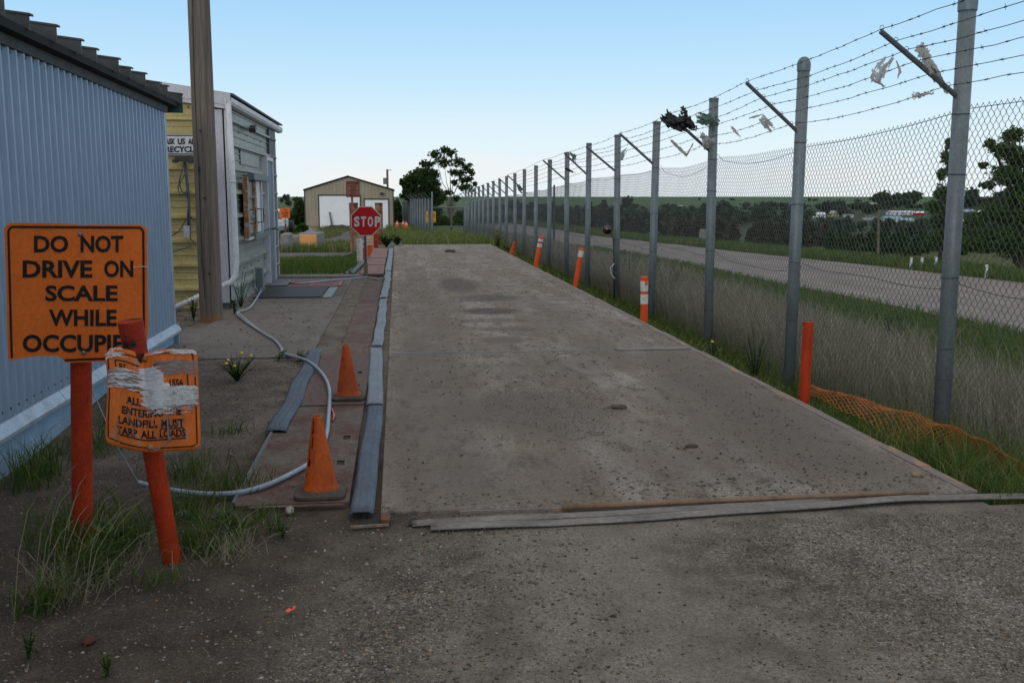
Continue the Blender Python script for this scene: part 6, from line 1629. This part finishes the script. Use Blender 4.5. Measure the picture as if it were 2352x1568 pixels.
# cottonwood and its dark neighbour beyond the gate (crown boxes measured at y = 84 m)
YT = 84.0
def tb(x, y, rx, ry, Yd, base):
    p = yp(x, y, Yd); k = Yd / F * 1.0; return (p[0] - base[0], random.uniform(-.5, .5) * rx * k, p[2] - base[2], rx * k, rx * k * .9, ry * k)
bx = yp(1036, 520, YT)[0]; base = (bx, YT, G(bx, YT) - .1)
bl_ = [tb(x, y, rx, ry, YT, base) for (x, y, rx, ry) in ((1000, 356, 18, 12), (1034, 352, 20, 12), (1018, 372, 26, 13), (1052, 372, 18, 14), (1072, 384, 13, 12), (985, 378, 18, 12), (996, 398, 16, 14), (1058, 398, 18, 12), (1044, 420, 10, 8), (1068, 430, 18, 9), (1082, 436, 8, 6), (1040, 396, 12, 9), (1000, 420, 12, 8), (1064, 414, 14, 8), (1030, 442, 12, 7), (1016, 455, 12, 8), (976, 398, 13, 11), (972, 376, 10, 8), (1082, 396, 10, 9), (1090, 424, 9, 7), (1078, 412, 12, 8), (1020, 344, 14, 7), (1048, 456, 14, 7))]
lm = []
for (x, y, xm, ym) in ((1000, 358, 1016, 420), (1034, 356, 1034, 410), (1052, 376, 1040, 425), (1072, 388, 1050, 430), (1084, 436, 1056, 446), (988, 380, 1008, 430), (996, 402, 1012, 440), (1062, 402, 1046, 436), (1020, 375, 1026, 420)):
    a = yp(x, y, YT) - np.array(base); c = yp(xm, ym, YT) - np.array(base); z0 = .9 + .6 * random.random(); lm.append(([(0, 0, z0 - .4), tuple(c * [.55, 1, 1] + [0, 0, -.5]), tuple(c), tuple(a)], .045, .012))
lm.append(([(0, 0, -.3), (.05, 0, 1.0), (.02, 0, 2.2)], .11, .06))
tree('cottonwood_tree', 'tall airy tree with visible pale branches beyond the far gate', base, lm, bl_, 15000, .09, 'leaf_dark', 'bark_pale', seed=4, clump=9, shell=.1)
bx = yp(958, 520, 92)[0]; base = (bx, 92, G(bx, 92) - .1)
bl_ = [tb(x, y, rx, ry, 92, base) for (x, y, rx, ry) in ((945, 420, 22, 22), (965, 405, 22, 18), (984, 425, 24, 30), (935, 445, 14, 16), (960, 450, 28, 24), (992, 455, 22, 24), (928, 420, 9, 12), (1006, 450, 18, 22))]
tree('dense_tree', 'dense dark green tree beside the airy tree, behind the far fence', base, auto_limbs(4.2, bl_, .16, 5), bl_, 15000, .15, 'leaf_dark', seed=6)
bx = yp(1035, 530, 96)[0]; base = (bx, 97, G(bx, 97) - .2)
bl_ = [tb(x, y, rx, ry, 97, base) for (x, y, rx, ry) in ((1010, 505, 24, 18), (1040, 512, 26, 14), (1062, 500, 20, 18), (1000, 485, 16, 12))]
tree('bush', 'green undergrowth seen through the far gate', base, auto_limbs(1.5, bl_, .06, 7), bl_, 6000, .13, 'leaf_mid', seed=8, cat='bush')
bx = yp(684, 520, 95)[0]; base = (bx, 95, G(bx, 95) - .2)
bl_ = [tb(x, y, rx, ry, 95, base) for (x, y, rx, ry) in ((688, 480, 13, 22), (678, 502, 16, 18), (695, 505, 14, 16))]
tree('dense_tree', 'dark round tree at the left side of the beige garage', base, auto_limbs(2.2, bl_, .1, 9), bl_, 6000, .14, 'leaf_dark', seed=10)
bx = yp(915, 520, 112)[0]; base = (bx, 112, G(bx, 112) - .2)
bl_ = [tb(x, y, rx, ry, 112, base) for (x, y, rx, ry) in ((912, 480, 10, 22), (922, 492, 12, 20), (906, 505, 8, 16))]
tree('dense_tree', 'narrow dark tree between the garage and the far fence', base, auto_limbs(2.2, bl_, .1, 19), bl_, 5000, .15, 'leaf_dark', seed=20)
# right: big leafy tree at the frame edge and a slim one left of the nearest post
YR = 34.0
bx = yp(2345, 640, YR)[0]; base = (bx, YR, G(bx, YR) - .3)
bl_ = [tb(x, y, rx, ry, YR, base) for (x, y, rx, ry) in ((2335, 310, 26, 18), (2300, 345, 34, 22), (2340, 365, 36, 26), (2275, 330, 14, 12), (2300, 400, 36, 26), (2345, 420, 36, 28), (2325, 455, 30, 18), (2270, 425, 20, 10), (2290, 490, 44, 26), (2340, 500, 44, 34), (2245, 505, 28, 20), (2290, 545, 50, 30), (2340, 570, 50, 36), (2240, 560, 30, 22), (2400, 400, 50, 60), (2400, 520, 50, 60), (2262, 380, 12, 8))]
tree('leafy_tree', 'large leafy green tree at the right edge behind the fence', base, auto_limbs(5.0, bl_, .2, 11, 14), bl_, 42000, .058, 'leaf_mid', seed=12, clump=10, shell=.3)
bx = yp(2160, 600, YR + 3)[0]; base = (bx, YR + 3, G(bx, YR + 3) - .3)
bl_ = [tb(x, y, rx, ry, YR + 3, base) for (x, y, rx, ry) in ((2180, 330, 8, 14), (2172, 360, 14, 18), (2185, 390, 18, 20), (2160, 400, 12, 16), (2168, 440, 26, 18), (2190, 460, 20, 22), (2155, 475, 26, 18), (2170, 510, 34, 24), (2150, 545, 24, 18), (2200, 560, 24, 22))]
tree('slender_tree', 'slim pointed young tree half hidden by the nearest fence post', base, auto_limbs(4.4, bl_, .09, 13, 9), bl_, 14000, .055, 'leaf_mid', seed=14, clump=8, shell=.2)

# ---- thickets beyond the road: too many stems to count
def thicket(name, label, row, Yd, seed, n, leaf, mat='leaf_brown', depthj=10):
    g = random.Random(seed); B_ = []
    for (x0, x1, yt, yb) in row:
        k = max(1, int((x1 - x0) / 22))
        for j in range(k):
            x = x0 + (x1 - x0) * (j + .5) / k; yd = Yd + g.uniform(-depthj, depthj); s__ = yd / F
            top = yp(x, yt + g.uniform(-4, 8), yd)[2]; p = yp(x, yt, yd); z0 = G(p[0], yd) - .3; top = max(top, z0 + .8)
            hgt = top - z0; B_.append((p[0], yd, z0 + hgt * .45, 18 * s__, 16 * s__, hgt * .5)); B_.append((p[0] + g.uniform(-8, 8) * s__, yd, z0 + hgt * .75, 10 * s__, 9 * s__, hgt * .27))
    o = crown(name, B_, n, leaf, M[mat], None, seed); tag(o, label, 'thicket', kind='stuff'); return o
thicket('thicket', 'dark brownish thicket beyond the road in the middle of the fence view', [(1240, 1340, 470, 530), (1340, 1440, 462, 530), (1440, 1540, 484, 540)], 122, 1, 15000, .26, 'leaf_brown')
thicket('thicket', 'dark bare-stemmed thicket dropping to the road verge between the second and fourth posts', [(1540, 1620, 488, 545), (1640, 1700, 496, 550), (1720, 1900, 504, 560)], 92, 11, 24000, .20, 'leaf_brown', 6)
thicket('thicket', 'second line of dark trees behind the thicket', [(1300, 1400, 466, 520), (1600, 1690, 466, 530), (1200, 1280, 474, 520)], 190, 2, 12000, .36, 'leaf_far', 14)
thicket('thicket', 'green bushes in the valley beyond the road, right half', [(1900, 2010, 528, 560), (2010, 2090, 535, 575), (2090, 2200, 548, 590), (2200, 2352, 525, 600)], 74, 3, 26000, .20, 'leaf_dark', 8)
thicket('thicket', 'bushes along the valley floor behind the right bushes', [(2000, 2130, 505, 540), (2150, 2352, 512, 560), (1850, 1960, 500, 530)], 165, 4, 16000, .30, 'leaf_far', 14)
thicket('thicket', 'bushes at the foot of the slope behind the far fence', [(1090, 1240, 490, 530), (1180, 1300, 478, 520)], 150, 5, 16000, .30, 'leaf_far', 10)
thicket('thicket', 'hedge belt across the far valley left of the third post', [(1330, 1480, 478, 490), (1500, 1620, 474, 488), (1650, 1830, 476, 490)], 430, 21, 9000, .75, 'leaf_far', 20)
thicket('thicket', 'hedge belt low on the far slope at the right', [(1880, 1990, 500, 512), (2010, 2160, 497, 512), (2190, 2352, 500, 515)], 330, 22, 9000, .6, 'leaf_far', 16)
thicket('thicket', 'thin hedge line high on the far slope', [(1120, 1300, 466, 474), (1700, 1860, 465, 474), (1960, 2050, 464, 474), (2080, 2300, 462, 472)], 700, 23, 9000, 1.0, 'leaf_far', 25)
thicket('thicket', 'weeds and bushes left of the garage by the yard', [(655, 705, 520, 540)], 70, 6, 5000, .14, 'leaf_mid', 5)

# ---- individual distant trees on the far slope and skyline: three built, then copied
def proto_tree(seed, w_, h_):
    g = random.Random(seed); bl_ = [(g.uniform(-.3, .3) * w_, g.uniform(-.3, .3) * w_, h_ * g.uniform(.35, .8), w_ * .42, w_ * .42, h_ * .24) for _ in range(6)]
    bl_.append((0, 0, h_ * .45, w_ * .5, w_ * .5, h_ * .4))
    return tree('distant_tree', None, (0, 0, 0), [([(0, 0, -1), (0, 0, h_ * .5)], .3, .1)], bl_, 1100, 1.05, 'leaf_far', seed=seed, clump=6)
protos = [proto_tree(51, 9, 9), proto_tree(52, 12, 8), proto_tree(53, 6, 11)]
for p in protos: p.location = (0, 0, 0)
rowT = []
g = random.Random(77)
for k in range(22): rowT.append((g.uniform(2160, 2290) if k % 2 else g.uniform(2020, 2100), g.uniform(800, 900), 1.2, 'skyline'))
for k in range(16): rowT.append((g.uniform(2290, 2352), g.uniform(800, 900), 1.2, 'skyline'))
for k in range(12): rowT.append((g.choice([g.uniform(1890, 1945), g.uniform(1965, 2010)]), g.uniform(600, 760), .8, 'skyline'))
for k in range(60):
    x_, d_ = g.uniform(1130, 2352), g.uniform(330, 760)
    if not (1850 < x_ < 2270 and d_ < 640): rowT.append((x_, d_, g.uniform(.5, .95), 'slope'))
for k in range(10): rowT.append((g.uniform(640, 700), g.uniform(400, 1400), g.uniform(.5, .9), 'slope'))
for k in range(6): rowT.append((g.uniform(1500, 2000), g.uniform(1100, 1400), g.uniform(.4, .6), 'slope'))
first = [True] * 3
for (x, d, s__, kd) in rowT:
    r = _ray(x, 452); r = r / np.linalg.norm(r[:2]); X_, Y_ = r[0] * d, r[1] * d
    j = g.randrange(3); pr = protos[j]
    if first[j]: root = pr; first[j] = False
    else:
        root = pr.copy(); COL.objects.link(root)
        for ch in pr.children:
            c = ch.copy(); COL.objects.link(c); c.parent = root
    root.location = (X_, Y_, G(X_, Y_) - .3); root.scale = (s__, s__, s__ * g.uniform(.8, 1.15)); root.rotation_euler = (0, 0, g.uniform(0, 6.28))
    if kd == 'skyline': tag(root, 'small dark tree in the skyline row behind the valley houses', 'tree', 'trees on the far skyline')
    else: tag(root, 'small dark tree dotted on the far valley slope', 'tree', 'trees on the far valley slope')

# ---- far houses
HC = [('white', 'roofdark'), ('trim', 'roofrib'), ('cream', 'rust'), ('whiteband', 'bluepaint'), ('white', 'stopred'), ('garage', 'white')]
def house(x, yb, d, wpx, hpx, wm, rm, label, rot=0):
    r = _ray(x, 452); r = r / np.linalg.norm(r[:2]); X_, Y_ = r[0] * d, r[1] * d; z = G(X_, Y_); W = 1.1 * wpx * d / F; Hh = 1.45 * hpx * d / F; D = W * .55
    e = thing('house', (X_, Y_, z), label, 'house', 'houses across the valley'); q = (X_, Y_, z)
    MB().bb((X_ - W / 2, Y_ - D / 2, z - 1), (X_ + W / 2, Y_ + D / 2, z + Hh * .6)).build('wall', M[wm], e)
    mb = MB(); mb.prism([(X_ - W / 2 - .3, Y_ - D / 2 - .3, z + Hh * .6), (X_ - W / 2 - .3, Y_ + D / 2 + .3, z + Hh * .6), (X_ - W / 2 - .3, Y_, z + Hh)], (0, 0, 0), (W + .6, 0, 0)); mb.build('roof', M[rm], e)
    mb = MB()
    for u in (-.3, .0, .3): MB().bb((X_ + W * u - W * .05, Y_ - D / 2 - .05, z + Hh * .2), (X_ + W * u + W * .05, Y_ - D / 2 + .02, z + Hh * .45)).build('window', M['tin'], e)
    e.rotation_euler = (0, 0, rot)
for (x, d, wp, hp, wm, rm, lab) in (
    (2070, 650, 46, 6, 'white', 'trim', 'long low white building on the far slope'),
    (2112, 640, 18, 6, 'stopred', 'white', 'white and red building right of the long low one'),
    (2050, 520, 34, 9, 'whiteband', 'bluepaint', 'pale blue-roofed house below the long white building'),
    (2085, 500, 26, 8, 'white', 'bluepaint', 'small white and blue house in the valley town'),
    (2225, 640, 30, 9, 'tin', 'bluepaint', 'dark blue house on the far slope right of the trees'),
    (2258, 620, 22, 9, 'white', 'white', 'bright white house on the far slope beside the dark blue one'),
    (2228, 470, 40, 9, 'garage', 'white', 'long building with pale roof low in the valley at the right'),
    (2180, 480, 22, 8, 'tin', 'rust', 'dark brown house left of the long pale-roofed building'),
    (1555, 680, 22, 11, 'white', 'white', 'bright white hall seen between the fourth and fifth posts'),
    (1535, 700, 16, 5, 'white', 'trim', 'low white shed beside the bright white hall'),
    (1765, 460, 10, 9, 'white', 'stopred', 'tiny red and white house between the second and third posts'),
    (1842, 560, 18, 8, 'trim', 'bluepaint', 'small blue-grey roofed house left of the second post'),
    (1880, 590, 26, 8, 'white', 'white', 'white-roofed house left of the second post'),
    (1915, 610, 20, 9, 'cream', 'trim', 'cream house with steep pale roof by the second post'),
    (1950, 600, 18, 8, 'whiteband', 'roofdark', 'white house with dark roof just right of the second post'),
    (2000, 560, 22, 7, 'trim', 'roofrib', 'grey house among trees right of the second post'),
    (1240, 640, 14, 6, 'white', 'trim', 'white house far off beyond the middle fence posts'),
    (1215, 560, 18, 6, 'cream', 'white', 'cream house far off left of the middle fence posts'),
    (2005, 820, 14, 7, 'whiteband', 'trim', 'pale house high on the far slope near the skyline'),
    (2160, 780, 16, 7, 'white', 'bluepaint', 'white and blue house high on the slope below the skyline trees')):
    house(x, 0, d, wp, hp, wm, rm, lab)

# ---- posts and small things beyond the road
for (x, yt, Yd, r, label, mat) in ((2018, 482, 46, .07, 'thin leaning pale wooden pole in the valley behind the fence', 'wood_old'),):
    a = yp(x, yt, Yd); c = yp(x - 8, 575, Yd + .5); e = thing('wooden_pole', (c[0], Yd, G(c[0], Yd)), label, 'pole'); MB().tube([(c[0], Yd, G(c[0], Yd) - .3), tuple(a)], [r, r * .7], 8).build('pole', M[mat], e)
for (x, yb, lab) in ((2095, 560, 'leftmost white stake'), (2120, 562, 'second white stake from the left'), (2152, 566, 'middle white stake'), (2182, 568, 'second white stake from the right'), (2268, 592, 'rightmost white stake')):
    Yd = 30.0 if x > 2200 else 34; a = yp(x, yb, Yd); z = G(a[0], Yd)
    o = MB().bb((a[0] - .04, Yd - .03, z - .1), (a[0] + .04, Yd + .03, z + .45)).build('white_stake', M['white'], bevel=.01); tag(o, lab + ' on the green verge beyond the gravel road', 'stake', 'white stakes on the far verge')
a = yp(1613, 545, 60); z = G(a[0], 60); e = thing('marker_stone', (a[0], 60, z), 'pale weathered marker on the verge left of the third post', 'marker')
MB().box((a[0], 60, z + .5), (.42, .3, 1.2), Matrix.Rotation(R(6), 3, 'Y')).build('stone', M['concrete_block'], e, bevel=.08)
a = yp(1640, 552, 55); z = G(a[0], 55); o = MB().tube([(a[0], 55, z), (a[0], 55, z + .9)], .06, 8).build('orange_stake', M['delin']); tag(o, 'small orange stake on the verge right of the third post', 'stake')
# power poles by the middle of the fence
for (x, yt, Yd, lab) in ((1258, 1, 1, ''),): pass
a = yp(1273, 425, 62); e = thing('power_pole', (a[0], 62, G(a[0], 62)), 'thin brown pole just beyond the fence in the middle distance', 'pole'); MB().tube([(a[0], 62, G(a[0], 62) - .3), tuple(a)], .06, 8).build('pole', M['bark'], e)

# ---- truck partly hidden by the building
tx = yp(650, 500, 62); z = G(tx[0], 62); X_ = tx[0] - 1.0
tr = thing('truck', (X_, 62, z), 'white and blue truck mostly hidden behind the grey-green building', 'truck')
MB().bb((X_ - 1.1, 62, z + .6), (X_ + 1.1, 64.0, z + 1.75)).build('cab', M['white'], tr, bevel=.12)
MB().bb((X_ - .95, 61.96, z + 1.15), (X_ + .95, 62.03, z + 1.6)).build('windscreen', M['doorblue'], tr, bevel=.03)
MB().bb((X_ - 1.15, 64.1, z + .7), (X_ + .6, 69, z + 1.6)).build('cargo_body', M['bluepaint'], tr, bevel=.05)
MB().bb((X_ - 1.12, 61.9, z + .45), (X_ + 1.12, 62.1, z + .75)).build('bumper', M['galv'], tr, bevel=.03)
for sx in (-.9, .9):
    for y in (62.9, 67.8):
        w_ = MB(); w_.tube([(X_ + sx - .14, y, z + .48), (X_ + sx + .14, y, z + .48)], .48, 20); w_.build('wheel', M['black'], tr, bevel=.04)
for sx in (-.8, .8): MB().box((X_ + sx, 61.97, z + .95), (.28, .06, .18)).build('headlight', M['whiteband'], tr)
# dirt heap before the garage
def heap(name, x, y, rx, ry, h, mat, label):
    def f(u, v):
        a = u * 2 * math.pi; r = v; X_ = x + rx * r * math.cos(a); Y_ = y + ry * r * math.sin(a)
        return (X_, Y_, G(X_, Y_) - .05 + (h * (1 - r * r)) * (.65 + .7 * float(vnoise(X_ * 2.2, Y_ * 2.2))) + .0)
    o = MB().grid(f, 30, 8).build(name, mat, smooth=True); tag(o, label, 'dirt heap'); return o
M['heap'] = weathered('dark_earth', (.045, .038, .032), (.075, .065, .055), .95, 0, 3, bumpst=.6)
heap('dirt_heap', -4.6, 84, 2.4, 1.5, .5, M['heap'], 'low heap of dark earth in front of the wide garage door')
heap('dirt_heap', -7.0, 78, 1.4, 1.1, .55, M['concrete_block'], 'grey rubble heap in front of the left corner of the garage')
